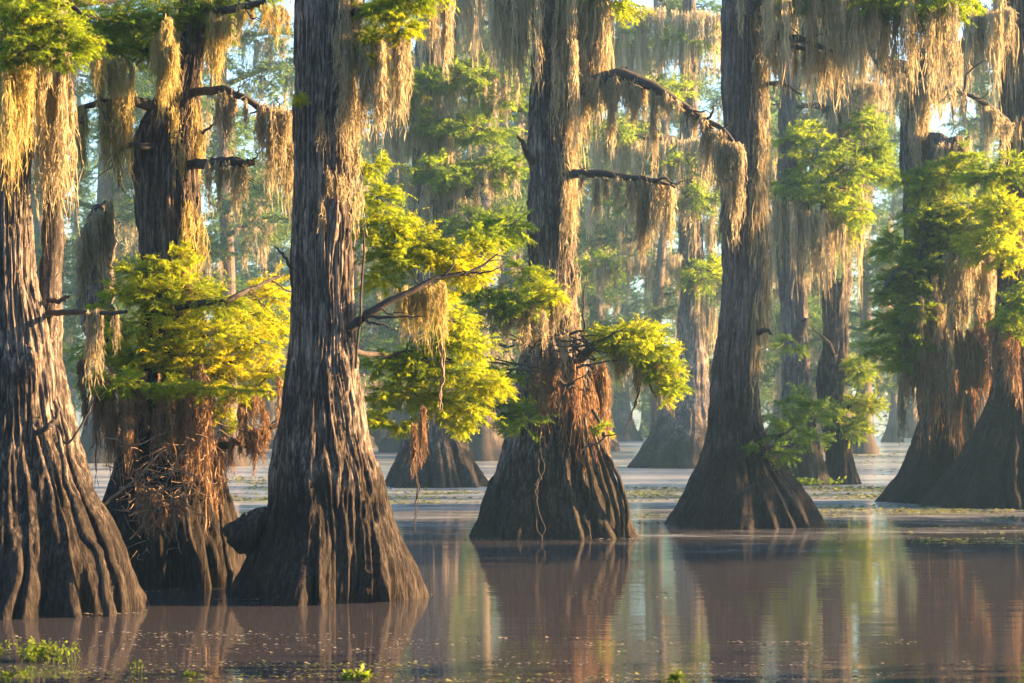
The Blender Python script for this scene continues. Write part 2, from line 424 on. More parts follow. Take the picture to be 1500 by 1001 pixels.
    def drape(s, g, pxl, pxr, pyt, pyb, n, lmin, lmax, tint=0.5, off=0.03, thick=0.08):
        """clumps of moss clinging to the trunk over a patch of the photo; lengths in photo pixels"""
        sc_ = s.Y / FPX; r = s.r
        for k in range(max(2, n // 16)):
            a, b = r.uniform(pxl, pxr), r.uniform(pyt, pyb) + r.normal(0, 6 + .10 * (pyb - pyt)); m = r.integers(14, 40)
            px = a + r.normal(0, 3.2, m); py = b + r.normal(0, 7, m)
            P = np.array([at(u, v, s.Y) for u, v in zip(px, py)])
            R = s.Rz(P[:, 2]); dx = P[:, 0] - s.cx(P[:, 2]); q = np.clip(1 - (dx / R) ** 2, 0, 1)
            P[:, 1] = s.Y - R * np.sqrt(q) * r.choice([1, 1, .6, -.3]) - off - r.random() * thick - r.random(m) * .04
            L = r.uniform(lmin, lmax) * sc_ * r.uniform(.35, 1.0, m)
            strands(g, P, L, np.maximum(px_w(s.Y) * .95, .008) * r.uniform(.6, 1.7, m), r, np.clip(tint + r.normal(0, .1) + r.normal(0, .15, m), 0, 1))

    def moss(s, parent, fn, mat=None, name='moss'):
        g = Geo(3); fn(g); return g.build(name, mat or M_MOSS, parent or s.root, s.base, False, 'stuff')


# ================================================================== SETTING
def water():
    m, t, out = mat_new('lake_water')
    tc = t.nodes.new('ShaderNodeTexCoord'); v = tc.outputs['Object']
    p = t.nodes.new('ShaderNodeBsdfPrincipled')
    p.inputs['Base Color'].default_value = (0.042, 0.041, 0.045, 1); p.inputs['Roughness'].default_value = 0.04
    p.inputs['IOR'].default_value = 1.333
    r1 = noise(t, v, 1.0, 3, 0.5, (1.3, 5.5, 1)); r2 = noise(t, v, 1.0, 2, 0.5, (0.25, 0.8, 1))
    h = mathn(t, 'ADD', mathn(t, 'MULTIPLY', r1, 0.35), r2)
    bu = t.nodes.new('ShaderNodeBump'); bu.inputs['Strength'].default_value = 1.0; bu.inputs['Distance'].default_value = 0.006
    t.links.new(h, bu.inputs['Height']); t.links.new(bu.outputs[0], p.inputs['Normal'])
    # pollen and duckweed cover; its pale tone also paints in mist and haze reflection
    f1 = noise(t, v, 1.0, 5, 0.6, (0.10, 0.75, 1)); f2 = noise(t, v, 1.0, 4, 0.65, (0.9, 3.0, 1))
    sx = t.nodes.new('ShaderNodeSeparateXYZ'); t.links.new(v, sx.inputs[0])
    mr = t.nodes.new('ShaderNodeMapRange'); mr.inputs['From Min'].default_value = 21; mr.inputs['From Max'].default_value = 52
    mr.inputs['To Min'].default_value = -0.22; mr.inputs['To Max'].default_value = 0.26; t.links.new(sx.outputs['Y'], mr.inputs['Value'])
    q = mathn(t, 'ADD', mathn(t, 'ADD', mathn(t, 'MULTIPLY', f1, 0.6), mathn(t, 'MULTIPLY', f2, 0.4)), mr.outputs[0])
    fr = t.nodes.new('ShaderNodeMapRange'); fr.inputs['From Min'].default_value = 0.46; fr.inputs['From Max'].default_value = 0.78
    fr.inputs['To Max'].default_value = 0.85; t.links.new(q, fr.inputs['Value'])
    film_mist = t.nodes.new('ShaderNodeBsdfPrincipled'); film_mist.inputs['Roughness'].default_value = 0.35
    fc = ramp(t, [(0.3, (0.21, 0.235, 0.22)), (0.6, (0.36, 0.39, 0.41))]); t.links.new(f2, fc.inputs[0])
    t.links.new(fc.outputs[0], film_mist.inputs['Base Color'])
    mx = t.nodes.new('ShaderNodeMixShader'); t.links.new(fr.outputs[0], mx.inputs[0])
    t.links.new(p.outputs[0], mx.inputs[1]); t.links.new(film_mist.outputs[0], mx.inputs[2])
    t.links.new(mx.outputs[0], out.inputs['Surface'])
    g = Geo(4); xs = np.linspace(-75, 75, 16); ys = np.linspace(-15, 215, 24)
    V = np.array([(x, y, 0) for y in ys for x in xs]); F = [(j * 16 + i, j * 16 + i + 1, (j + 1) * 16 + i + 1, (j + 1) * 16 + i) for j in range(23) for i in range(15)]
    g.add(V, F); o = g.build('water', m); tag(o, kind='structure')
    # lake bed, dark mud under the water
    g2 = Geo(4); g2.add([(-76, -16, -.6), (76, -16, -.6), (76, 216, -.6), (-76, 216, -.6)], [(0, 1, 2, 3)])
    tag(g2.build('lake_bed', flat_mat('mud', (0.03, 0.025, 0.02), (0.05, 0.04, 0.03), 1)), kind='structure')


water()


def haze():
    m, t, out = mat_new('haze_air')
    pv = t.nodes.new('ShaderNodeVolumePrincipled'); pv.inputs['Color'].default_value = (0.40, 0.74, 1.0, 1)
    pv.inputs['Density'].default_value = 0.0008; pv.inputs['Anisotropy'].default_value = 0.15
    t.links.new(pv.outputs[0], out.inputs['Volume'])
    x0, x1, y0, y1, z0, z1 = -80, 80, -20, 220, -1.7, 36
    V = [(x, y, z) for z in (z0, z1) for y in (y0, y1) for x in (x0, x1)]
    F = [(0, 2, 3, 1), (4, 5, 7, 6), (0, 1, 5, 4), (2, 6, 7, 3), (0, 4, 6, 2), (1, 3, 7, 5)]
    g = Geo(4); g.add(V, F); o = g.build('haze', m); tag(o, 'pale morning haze in the air over the swamp', 'haze', kind='stuff')


haze()

# ------------------------------------------------------------------ far wood that reads as one mass
def far_woods():
    r = np.random.default_rng(91); g = Geo(3); tr = Geo(4)
    for k in range(64):
        Y = r.uniform(150, 205); x = r.uniform(-72, 72); hgt = r.uniform(20, 31)
        tube(tr, [(x, Y, -.3), (x + r.normal(0, .3), Y, 2), (x + r.normal(0, .6), Y, hgt)], [1.3, .55, .12], 6, 8, 0, k)
        n = 620; t = r.random(n) ** .9
        rad = (1.0 - 0.72 * t) * r.uniform(2.6, 4.4)
        a = r.random(n) * 6.283; q = np.sqrt(r.random(n))
        lay = np.round(t * 9) / 9 + r.normal(0, .02, n)
        p = np.stack([x + rad * q * np.cos(a), Y + rad * q * np.sin(a), 0.5 + lay * (hgt - 0.5)], 1)
        d = np.stack([np.cos(a), np.sin(a), r.normal(-.15, .3, n)], 1)
        sprays(g, p, d, r.uniform(.9, 1.7, n), np.clip(r.normal(.45, .2, n), 0, 1), r)
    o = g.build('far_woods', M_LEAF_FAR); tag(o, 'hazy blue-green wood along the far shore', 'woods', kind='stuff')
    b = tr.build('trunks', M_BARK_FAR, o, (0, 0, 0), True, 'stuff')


MID = [
    (-20, 'hazy cypress whose boughs show at the very left edge'), (60, 'hazy tall cypress behind the golden moss of the left-edge tree'),
    (175, 'hazy cypress filling the gap beside the broken mossy stem'), (272, 'hazy cypress mostly behind the dark shaggy bole, crown showing beside it'),
    (455, 'hazy cypress hidden behind the tallest trunk except for its boughs'), (520, 'layered pale-green cypress rising just right of the tallest trunk'),
    (590, 'layered hazy cypress behind the left flank of the moss-shaggy tree'), (665, 'leafy hazy cypress filling the gap between the moss-shaggy tree and the middle tree'),
    (735, 'leafy hazy cypress tight on the shaded side of the middle tree'), (800, 'hazy cypress hidden by the middle tree, boughs spreading out from behind it'),
    (870, 'tall hazy cypress seen above and below the hump of the arching limb'), (1075, 'hazy cypress mainly hidden by the grey moss-veiled trunk'),
    (1180, 'leafy hazy cypress between the grey trunk and the forked one'), (1235, 'hazy cypress right behind the slender forked tree'),
    (1455, 'hazy cypress behind the yellow-green bough of the right-hand pair'), (1515, 'hazy cypress whose boughs show at the very right edge')]


def mid_woods():
    r = np.random.default_rng(29)
    for px, lab in MID:
        g = Geo(3); mo = Geo(3); tr = Geo(4); Y = r.uniform(96, 142); x = (px - 750) / FPX * Y; hgt = r.uniform(22, 29); B0 = (x, Y, 0)
        root = bpy.data.objects.new('hazy_cypress', None); COL.objects.link(root); root.location = B0; tag(root, lab, 'tree', 'hazy cypresses making the canopy behind')
        tube(tr, [(x, Y, -.3), (x + r.normal(0, .2), Y, 1.5), (x + r.normal(0, .3), Y, 4), (x + r.normal(0, .6), Y, hgt)], [1.5, .85, .5, .12], 9, 16, 0.05, int(px + 99))
        for k in range(22):
            z = hgt * r.uniform(.14, 1.0); a = r.random() * 6.283; ln = r.uniform(1.6, 4.6) * (1.15 - .5 * z / hgt)
            c = np.array([x + math.cos(a) * ln * .6, Y + math.sin(a) * ln * .6, z]); lg = Geo(4)
            tube(lg, [(x, Y, z - .4), c, c + np.array([math.cos(a), math.sin(a), -.1]) * ln * .5], [.10, .06, .02], 4, 5, 0, k); lg.build('limb', M_LIMB, root, B0, True)
            pad(g, None, c, (ln * .55, ln * .55, .5), 34, .52, np.clip(.42 + r.normal(0, .18), 0, 1), r, 8)
            for q in range(4):
                m = c + np.array([r.normal(0, ln * .3), r.normal(0, ln * .3), -.1]); festoon(mo, m, r.uniform(.25, .6), r.uniform(.9, 3.4), 15, r, .7, 100)
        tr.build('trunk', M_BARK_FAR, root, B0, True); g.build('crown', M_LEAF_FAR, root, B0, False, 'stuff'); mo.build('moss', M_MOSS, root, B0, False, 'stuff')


far_woods()
mid_woods()


# unseen wood added out of frame to shade the haze, trunks and far water
def shade_woods():
    r = np.random.default_rng(17); g = Geo(3); tr = Geo(4)
    spots = [(17.5, 37.7, 9.5, 1.1), (24, 38.6, 11, 1.2), (22, 46.2, 4.4, 1.6), (29, 47.6, 5.6, 1.8)]
    for k in range(10): spots.append((13.5 + r.uniform(-1, 3), -2 + 1.95 * k, r.uniform(12, 15), 1.7))
    for k in range(7): spots.append((21 + r.uniform(-2, 3), 0 + 2.3 * k, r.uniform(14, 17), 2.0))
    spots += [(16.5, 30.0, 11, 1.3), (18, 31.2, 12, 1.2), (23, 31.4, 13, 1.4)]
    for k in range(34):
        Y = 52 + k * 4.1 + r.uniform(-2, 2); spots.append((max(0.30 * Y + 6, 24) + r.uniform(0, 12), Y, r.uniform(11, 19), r.uniform(2.4, 3.6)))
    for k in range(26):                                   # more unseen trees added left and behind the camera to block sky light
        Y = -14 + k * 6.5 + r.uniform(-2, 2); spots.append((-max(0.30 * max(Y, 0) + 9, 14) - r.uniform(0, 14), Y, r.uniform(10, 18), r.uniform(2.4, 3.6)))
    for k in range(12): spots.append((-44 + 8 * k + r.uniform(-2, 2), r.uniform(-17, -12), r.uniform(10, 17), r.uniform(2.4, 3.4)))
    for k, (x, Y, hgt, rad0) in enumerate(spots):
        tube(tr, [(x, Y, -.3), (x + r.normal(0, .2), Y, 2), (x + r.normal(0, .4), Y, hgt)], [1.2, .5, .12], 7, 8, 0, k)
        n = 360; t = r.random(n) ** .8; rad = (1.0 - 0.6 * t) * rad0; a = r.random(n) * 6.283; q = np.sqrt(r.random(n))
        p = np.stack([x + rad * q * np.cos(a), Y + rad * q * np.sin(a), 2.0 + (np.round(t * 9) / 9 + r.normal(0, .02, n)) * (hgt - 2.0)], 1)
        sprays(g, p, np.stack([np.cos(a), np.sin(a), r.normal(-.15, .3, n)], 1), r.uniform(.7, 1.3, n), np.clip(r.normal(.45, .2, n), 0, 1), r)
    o = g.build('shade_woods', M_LEAF_FAR); tag(o, 'unseen cypress wood added outside the view to cast shade', 'woods', kind='stuff')
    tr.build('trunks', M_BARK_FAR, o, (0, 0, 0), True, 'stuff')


shade_woods()


# ------------------------------------------------------------------ distant cypresses, each its own tree
FAR_GROUP = 'distant cypresses fading into the haze'
def far_variant(seed, hgt, rad, base_r):
    r = np.random.default_rng(seed)
    parts = []
    g = Geo(4); nth, nz = 40, 50
    zz = np.linspace(-.3, hgt, nz); th = np.arange(nth) / nth; U, Z = np.meshgrid(th, zz)
    R = (0.10 + (base_r * .33 - .10) * (1 - np.clip(zz / hgt, 0, 1)) + base_r * .67 * np.exp(-np.maximum(zz, 0) / 1.1))[:, None]
    f = np.abs(2 * pnoise(U, Z * .1, 11, seed) - 1)
    rr = R * (1 + (.05 + .22 * np.exp(-np.maximum(Z, 0) / 1.4)) * (f - .4))
    sw = .25 * np.sin(zz * .35 + seed)[:, None]
    V = np.stack([sw + rr * np.cos(2 * math.pi * U), rr * np.sin(2 * math.pi * U), Z], -1)
    i = np.arange(nz - 1)[:, None] * nth; j = np.arange(nth)[None]; j2 = (j + 1) % nth
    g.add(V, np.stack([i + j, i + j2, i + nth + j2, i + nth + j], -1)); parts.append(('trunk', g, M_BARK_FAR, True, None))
    fo = Geo(3); mo = Geo(3)
    nl = 26
    for k in range(nl):
        z = hgt * (.16 + .80 * k / (nl - 1)); a = r.random() * 6.283; ln = rad * (1.1 - .55 * k / nl) * r.uniform(.7, 1.1)
        e = np.array([math.cos(a) * ln, math.sin(a) * ln, z + r.uniform(-.2, .6)]); s0 = np.array([0, 0, z - .3])
        lg = Geo(4); tube(lg, [s0, s0 * .5 + e * .5 + [0, 0, .25], e], [.11, .07, .02], 5, 8, .03, k)
        parts.append(('limb', lg, M_LIMB, True, None))
        for q in (.35, .65, 1.0):
            c = s0 + (e - s0) * q
            pad(fo, None, c + [0, 0, .1], (ln * .40, ln * .40, .45), 26, .42, .5 + r.normal(0, .12), r, 8)
        for q in r.uniform(.1, 1.0, 6):
            festoon(mo, s0 + (e - s0) * q, r.uniform(.3, .6), r.uniform(.8, 2.4), 20, r, .55, 90)
    parts.append(('crown', fo, M_LEAF_FAR, False, 'stuff')); parts.append(('moss', mo, M_MOSS, False, 'stuff'))
    return [(n, G.mesh('far_' + n, m, (0, 0, 0), sm), k) for (n, G, m, sm, k) in parts]


FAR_V = [far_variant(301, 23, 4.6, 1.2), far_variant(317, 26, 4.0, 1.0), far_variant(333, 21, 5.2, 1.5)]
FAR = [  # photo x, depth, variant, label
    (30, 92, 0, 'distant hazy cypress glimpsed behind the mossy trunks at the far left'),
    (152, 84, 2, 'distant cypress seen low through the gap left of the root-hung tree'),
    (330, 78, 1, 'slim distant cypress rising between the root-hung tree and the tallest foreground trunk'),
    (392, 120, 0, 'pale distant cypress crossed by moss close to the tallest trunk'),
    (552, 125, 1, 'faint cypress beyond the yellow bough and the white sky gap'),
    (708, 88, 2, 'dark-based cypress directly behind the tattered stump with the rope vine'),
    (757, 98, 1, 'slim mossy cypress tight against the shaded side of the middle tree'),
    (878, 130, 0, 'pale cypress framed under the long arching limb'),
    (915, 158, 2, 'furthest low cypress standing on the far open water'),
    (968, 100, 1, 'slender cypress beside the broad hazy trunk behind the green bough'),
    (1100, 120, 0, 'cypress mostly hidden behind the grey moss-covered trunk'),
    (1150, 96, 1, 'hazy cypress showing above the twin trunks in the mid distance'),
    (1262, 104, 0, 'slender cypress right of the forked tree over open water'),
    (1308, 150, 1, 'faint cypress in the blue haze beyond the bushy right-hand tree'),
    (1440, 110, 2, 'hazy cypress glimpsed between the two big right-hand trunks'),
]
for k, (px, Y, vi, lab) in enumerate(FAR):
    root = bpy.data.objects.new('distant_cypress', None); COL.objects.link(root)
    root.location = ((px - 750) / FPX * Y, Y, 0); root.rotation_euler.z = k * 2.1; sc_ = 0.9 + 0.22 * ((k * 37) % 10) / 10
    sc_ *= .78 if px == 392 else 1.0; root.scale = (sc_,) * 3
    tag(root, lab, 'tree', FAR_GROUP)
    for n, me, kd in FAR_V[vi]:
        o = bpy.data.objects.new(n, me); COL.objects.link(o); o.parent = root
        if kd: o['kind'] = kd

# ================================================================== MID-DISTANCE TREES
BIG = 'old buttressed bald cypresses standing in the water'
# H: the tattered tree behind the yellow foliage
H = Tree('cypress_tree', 'moss-shaggy cypress with a ridged base behind the yellow foliage', [
    (735, 556, 720), (712, 564, 712), (674, 578, 696), (640, 590, 681), (580, 598, 668), (450, 604, 655), (300, 604, 650), (200, 606, 648), (50, 610, 645), (-120, 613, 640)],
    55.5, BIG, 41, M_BARK, 150, 150, 0.20, 0.03, 12, 1.3, 48)
hl = H.limb([(630, 330, 0), (690, 280, -.5), (760, 235, -.6)], [.16, .10, .03])
H.foliage(hl, [(600, 120, 60, 16, -1, 1.3, 67, .35), (680, 110, 60, 18, -1, 1.4, 78, .3), (740, 150, 50, 18, 0, 1.3, 67, .25), (650, 250, 60, 16, -1, 1.2, 72, .3),
               (720, 245, 50, 22, -.5, 1.3, 78, .35), (700, 330, 60, 20, -.6, 1.3, 83, .3), (640, 180, 45, 14, -.6, 1.2, 52, .35), (745, 330, 40, 20, -1, 1.1, 62, .4), (580, 165, 40, 14, 0, 1, 46, .3), (700, 190, 55, 12, -.5, 1.2, 57, .28)], 0.272)
def _m(g):
    H.drape(g, 590, 662, 170, 300, 420, 40, 110, .6, .05, .35)
    H.drape(g, 595, 660, 300, 420, 120, 40, 100, .5, .05, .3)
    curtain(g, [(560, -30), (790, -30)], H.Y - 1, 60, 200, 70, 34, H.r, .6, (10, 20))
    curtain(g, [(570, 120), (760, 110)], H.Y - 1, 30, 110, 30, 30, H.r, .5)
    curtain(g, [(540, 190), (680, 185)], H.Y - .6, 30, 120, 24, 30, H.r, .6)
    curtain(g, [(640, 250), (760, 240)], H.Y - .6, 30, 110, 26, 28, H.r, .5)
H.moss(None, _m)

# I: broad hazy trunk behind the right-hand green bough, and its neighbour
I = Tree('cypress_tree', 'broad blue-hazed cypress whose flared base shows between the middle and grey trunks', [
    (700, 915, 1085), (685, 925, 1075), (655, 941, 1062), (620, 962, 1050), (580, 980, 1040), (520, 990, 1035), (450, 993, 1033), (350, 994, 1028), (200, 997, 1022), (0, 1000, 1018), (-110, 1002, 1014)],
    76, BIG, 43, M_BARK, 120, 130, 0.16, 0.03, 12, 1.6, 44)
il = I.limb([(1008, 215, 0), (960, 200, -.8), (890, 205, -1.2)], [.2, .13, .03])
I.foliage(il, [(900, 190, 55, 14, -1, 1.6, 57, .4), (960, 130, 60, 16, -1, 1.6, 67, .45), (930, 290, 50, 18, -1, 1.5, 62, .3), (1020, 290, 45, 16, -1, 1.5, 52, .35), (890, 390, 45, 16, 0, 1.4, 46, .4),
               (1030, 400, 40, 22, -1, 1.4, 57, .5), (920, 60, 70, 14, 0, 1.6, 57, .35), (1010, 60, 60, 14, 0, 1.6, 57, .4), (870, 150, 40, 12, 0, 1.4, 36, .4), (985, 240, 45, 12, -1, 1.4, 41, .35)], 0.368)
def _m(g):
    curtain(g, [(860, 10), (1060, 20)], I.Y - .6, 40, 150, 50, 28, I.r, .6, (10, 22))
    curtain(g, [(860, 380), (1000, 375)], I.Y - .6, 30, 90, 20, 28, I.r, .6, (10, 20))
    curtain(g, [(870, 210), (1050, 205)], I.Y - 1, 40, 150, 50, 28, I.r, .55, (10, 24))
    curtain(g, [(860, 300), (1050, 290)], I.Y - 1, 30, 100, 24, 24, I.r, .55, (10, 22))
    curtain(g, [(900, 80), (1050, 60)], I.Y - .5, 30, 90, 18, 24, I.r, .5, (10, 20))
    I.drape(g, 1010, 1050, 320, 560, 200, 30, 90, .55, .05, .3)
I.moss(None, _m)

# J and K: twin trunks in mid distance
J = Tree('cypress_tree', 'split shaggy cypress half hidden by the flared base of the grey trunk', [
    (725, 1130, 1222), (712, 1136, 1216), (640, 1143, 1198), (560, 1147, 1188), (470, 1147, 1182), (400, 1140, 1177), (300, 1140, 1170), (150, 1143, 1165), (0, 1146, 1162), (-120, 1148, 1160)],
    57, BIG, 45, M_BARK_GREY, 120, 150, 0.14, 0.035, 10, 1.3, 40)
jl = J.limb([(1160, 500, -.2), (1176, 478, -.4), (1182, 466, -.4)], [.16, .14, .07], name='broken_stub')
jl2 = J.limb([(1165, 330, 0), (1200, 275, -.5), (1240, 240, -.8)], [.16, .1, .03])
J.foliage(jl2, [(1195, 235, 50, 30, -0.60, 1.2, 65, 0.45), (1170, 200, 40, 24, -0.50, 1.1, 46, 0.50), (1215, 275, 45, 24, -0.80, 1.2, 61, 0.50), (1240, 310, 36, 26, -0.80, 1, 46, 0.50), (1160, 270, 40, 18, -1.00, 1, 39, 0.35), (1250, 250, 40, 18, -0.60, 1, 39, 0.40)], 0.256)
jl3 = J.limb([(1150, 600, -.3), (1165, 590, -.9), (1175, 600, -1.2)], [.1, .06, .02])
J.foliage(jl3, [(1150, 615, 40, 40, -2.50, 1.1, 17, 0.00), (1180, 600, 34, 36, -2.20, 1.1, 14, 0.00), (1160, 500, 26, 18, -2.00, .8, 9, 0.00), (1130, 650, 34, 22, -3.00, .8, 9, 0.00), (1195, 640, 26, 24, -1.50, .8, 7, 0.00)], .30)  # lowest tint darkens these leaves in place of shade
def _m(g):
    J.drape(g, 1122, 1180, 280, 330, 160, 60, 150, .45, .05, .4)
    curtain(g, [(1130, 290), (1180, 300), (1240, 330)], J.Y - .6, 60, 180, 24, 30, J.r, .5, (10, 20))
J.moss(None, _m)

K = Tree('cypress_tree', 'slender forked cypress with an orange sunlit edge', [
    (725, 1200, 1262), (712, 1204, 1258), (660, 1208, 1247), (600, 1201, 1237), (550, 1197, 1237), (500, 1207, 1243), (440, 1206, 1242), (400, 1201, 1222), (350, 1199, 1217), (290, 1204, 1226), (240, 1210, 1237), (160, 1212, 1236), (100, 1217, 1234), (0, 1220, 1234), (-120, 1222, 1233)],
    57.5, BIG, 47, M_BARK_DARK, 110, 150, 0.12, 0.025, 9, 1.2, 36)
K.limb([(1222, 480, 0), (1231, 440, -.1), (1240, 410, -.1), (1247, 384, -.1)], [.26, .22, .17, .02], M_BARK_GREY, name='broken_stub', wob=.04, sides=14)
kl = K.limb([(1225, 165, 0), (1190, 155, -.3), (1140, 158, -.4)], [.12, .08, .03])
kl2 = K.limb([(1230, 150, 0), (1256, 135, -.3), (1310, 128, -.5)], [.12, .08, .03])
kl3 = K.limb([(1232, 560, -.1), (1215, 505, -.5), (1190, 480, -.8)], [.08, .05, .02])
kl4 = K.limb([(1232, 610, 0), (1255, 590, -.4), (1290, 590, -.5)], [.08, .05, .015])
K.foliage(kl4, [(1255, 540, 22, 22, -.3, .8, 52, .55), (1265, 590, 30, 10, -.4, .7, 52, .75), (1250, 625, 24, 18, -.4, .7, 46, .5), (1215, 600, 22, 12, -1.2, .6, 31, .35)], 0.224)
K.foliage(kl2, [(1265, 180, 24, 40, -.4, .8, 67, .3), (1290, 250, 50, 12, 0, 1, 52, .3), (1280, 220, 24, 20, -.4, .8, 46, .3), (1235, 330, 18, 40, -.5, .6, 57, .45)], 0.240)
def _m(g):
    curtain(g, [(1130, 20), (1300, 30)], K.Y - .5, 50, 170, 50, 34, K.r, .6, (9, 18))
    curtain(g, [(1215, 110), (1250, 120), (1300, 128)], K.Y - .4, 30, 150, 24, 30, K.r, .6, (8, 18))
    K.drape(g, 1214, 1248, 170, 260, 160, 30, 70, .65, .04, .3)
    curtain(g, [(1235, 250), (1270, 248)], K.Y - .4, 80, 250, 14, 40, K.r, .6, (10, 18))
K.moss(None, _m)

# ================================================================== RIGHT-HAND PAIR
G1 = Tree('cypress_tree', 'bushy cypress with a broken top wrapped in green and rust-coloured hangings', [
    (765, 1280, 1470), (735, 1297, 1452), (670, 1330, 1425), (599, 1352, 1410), (560, 1350, 1402), (450, 1338, 1398), (330, 1326, 1392), (250, 1322, 1388), (215, 1322, 1362), (150, 1323, 1357), (110, 1326, 1358), (60, 1350, 1378), (0, 1370, 1390), (-120, 1385, 1400)],
    45.4, BIG, 51, M_BARK_DARK, 200, 190, 0.18, 0.022, 14, 1.5, 50)
G1.limb([(1352, 120, 0), (1330, 108, -.1), (1305, 100, -.2), (1288, 85, -.2), (1278, 55, -.2), (1270, -40, -.2)], [.26, .26, .22, .17, .13, .08], name='limb')
gl2 = G1.limb([(1345, 130, 0), (1370, 90, -.2), (1420, 60, -.4), (1470, 20, -.4)], [.2, .17, .13, .08])
# the hollow broken snag beside the trunk
def snag():
    g = Geo(4); r = np.random.default_rng(5); n = 22; c = G1.pt(1388, 232, -.2); rr = 34 * G1.Y / FPX
    th = np.arange(n) / n * 6.283; tops = .30 + .25 * r.random(n); V = []
    for k in range(n):
        for (q, z) in ((1.0, -.25), (1.02 + .05 * r.random(), tops[k]), (.8, tops[k] - .03), (.78, -.2)):
            V.append(c + [rr * q * math.cos(th[k]), rr * q * .8 * math.sin(th[k]), z])
    F = []
    for k in range(n):
        a, b = 4 * k, 4 * ((k + 1) % n)
        for q in range(3): F.append((a + q, b + q, b + q + 1, a + q + 1))
    g.add(V, F); g.build('hollow_snag', M_BARK, G1.root, G1.base, False)
snag()
gl = G1.limb([(1362, 420, 0), (1320, 400, -.9), (1290, 430, -1.2)], [.2, .12, .03])
gr = G1.limb([(1375, 400, 0), (1420, 340, -.9), (1470, 330, -1.2)], [.2, .12, .03])
G1.foliage(gl, [(1310, 360, 36, 24, -0.70, .7, 50, 0.33), (1345, 395, 40, 26, -0.84, .7, 61, 0.30), (1305, 420, 34, 24, -0.70, .7, 50, 0.27), (1340, 450, 44, 24, -0.84, .7, 66, 0.30), (1300, 470, 34, 22, -0.63, .7, 45, 0.27), (1330, 500, 40, 18, -0.84, .7, 50, 0.35), (1290, 510, 30, 16, -0.56, .7, 32, 0.30), (1320, 535, 36, 12, -0.70, .7, 35, 0.40)], 0.192)
G1.foliage(gr, [(1390, 260, 44, 22, -0.75, .6, 63, 0.43), (1345, 270, 34, 20, -0.75, .6, 44, 0.33), (1440, 260, 40, 26, -2.60, .6, 63, 0.48), (1420, 310, 50, 28, -0.75, .6, 96, 0.63), (1470, 310, 40, 28, -2.60, .6, 70, 0.63), (1450, 355, 46, 26, -2.60, .6, 89, 0.73), (1400, 350, 40, 22, -0.75, .6, 63, 0.48), (1350, 320, 44, 20, -0.75, .6, 57, 0.30), (1478, 380, 26, 18, -2.60, .6, 37, 0.68), (1410, 230, 36, 16, -0.75, .6, 35, 0.38), (1480, 250, 30, 24, -2.60, .6, 31, 0.38)], 0.192)
def _m(g):
    curtain(g, [(1385, 370), (1460, 365)], G1.Y - .75, 50, 150, 26, 44, G1.r, .6, (8, 18), .3, jit=16)
    curtain(g, [(1330, 440), (1470, 430)], G1.Y - .75, 40, 120, 30, 40, G1.r, .5, (8, 18), .4, jit=16)
    curtain(g, [(1310, 108), (1352, 120), (1420, 70)], G1.Y - .3, 30, 110, 30, 36, G1.r, .6, (8, 16), .2)
    G1.drape(g, 1330, 1362, 110, 200, 200, 30, 90, .6, .03, .2)
    curtain(g, [(1360, 215), (1425, 212)], G1.Y - .6, 15, 40, 10, 24, G1.r, .6, (6, 12), .1)
G1.moss(None, _m)
def _m(g):
    curtain(g, [(1318, 500), (1400, 505), (1465, 480)], G1.Y - .8, 50, 190, 80, 44, G1.r, .6, (6, 12), .16, .5, jit=16)
    curtain(g, [(1385, 510), (1445, 510)], G1.Y - .85, 100, 220, 14, 50, G1.r, .55, (9, 16), .15, .4)
G1.moss(None, _m, M_ROOT, 'hanging_roots')

G2 = Tree('cypress_tree', 'massive dark cypress cut off by the right-hand picture edge with pale basal ridges', [
    (770, 1338, 1600), (742, 1356, 1585), (687, 1394, 1552), (632, 1424, 1536), (577, 1448, 1528), (500, 1460, 1522), (300, 1464, 1520), (100, 1467, 1518), (0, 1468, 1516), (-130, 1470, 1514)],
    43.6, BIG, 53, M_BARK_DARK, 220, 200, 0.24, 0.022, 19, 1.5, 56)
ga = G2.limb([(1475, 60, 0), (1445, 45, -.3), (1410, 20, -.5), (1380, -30, -.6)], [.25, .2, .13, .07])
gb = G2.limb([(1505, 210, -.1), (1470, 175, -.5), (1430, 145, -.7), (1385, 128, -.8)], [.10, .08, .05, .02], twigs=[([(1412, 138, -.7), (1416, 110, -.8), (1440, 90, -.9)], [.03, .025, .01])])
gc = G2.limb([(1490, 500, -.5), (1520, 470, -.8), (1545, 460, -.9)], [.08, .06, .02])
G2.foliage(gc, [(1490, 465, 36, 22, -1.20, .8, 61, 0.40), (1520, 430, 36, 30, -1.00, .8, 61, 0.30)], .24)
def _m(g):
    curtain(g, [(1385, -30), (1450, 20), (1500, 10)], G2.Y - .5, 40, 180, 30, 44, G2.r, .6, (8, 16), .3)
    curtain(g, [(1390, 128), (1430, 145), (1500, 200)], G2.Y - .7, 20, 90, 18, 30, G2.r, .6, (7, 14), .15)
    G2.drape(g, 1462, 1500, 0, 60, 60, 60, 200, .6)
    G2.drape(g, 1478, 1520, 150, 330, 160, 40, 120, .6, .03, .1)
G2.moss(None, _m)
def _m(g):
    curtain(g, [(1455, 490), (1520, 500)], G2.Y - .6, 30, 130, 24, 40, G2.r, .5, (7, 14), .3, .4, jit=16)
G2.moss(None, _m, M_ROOT, 'hanging_roots')

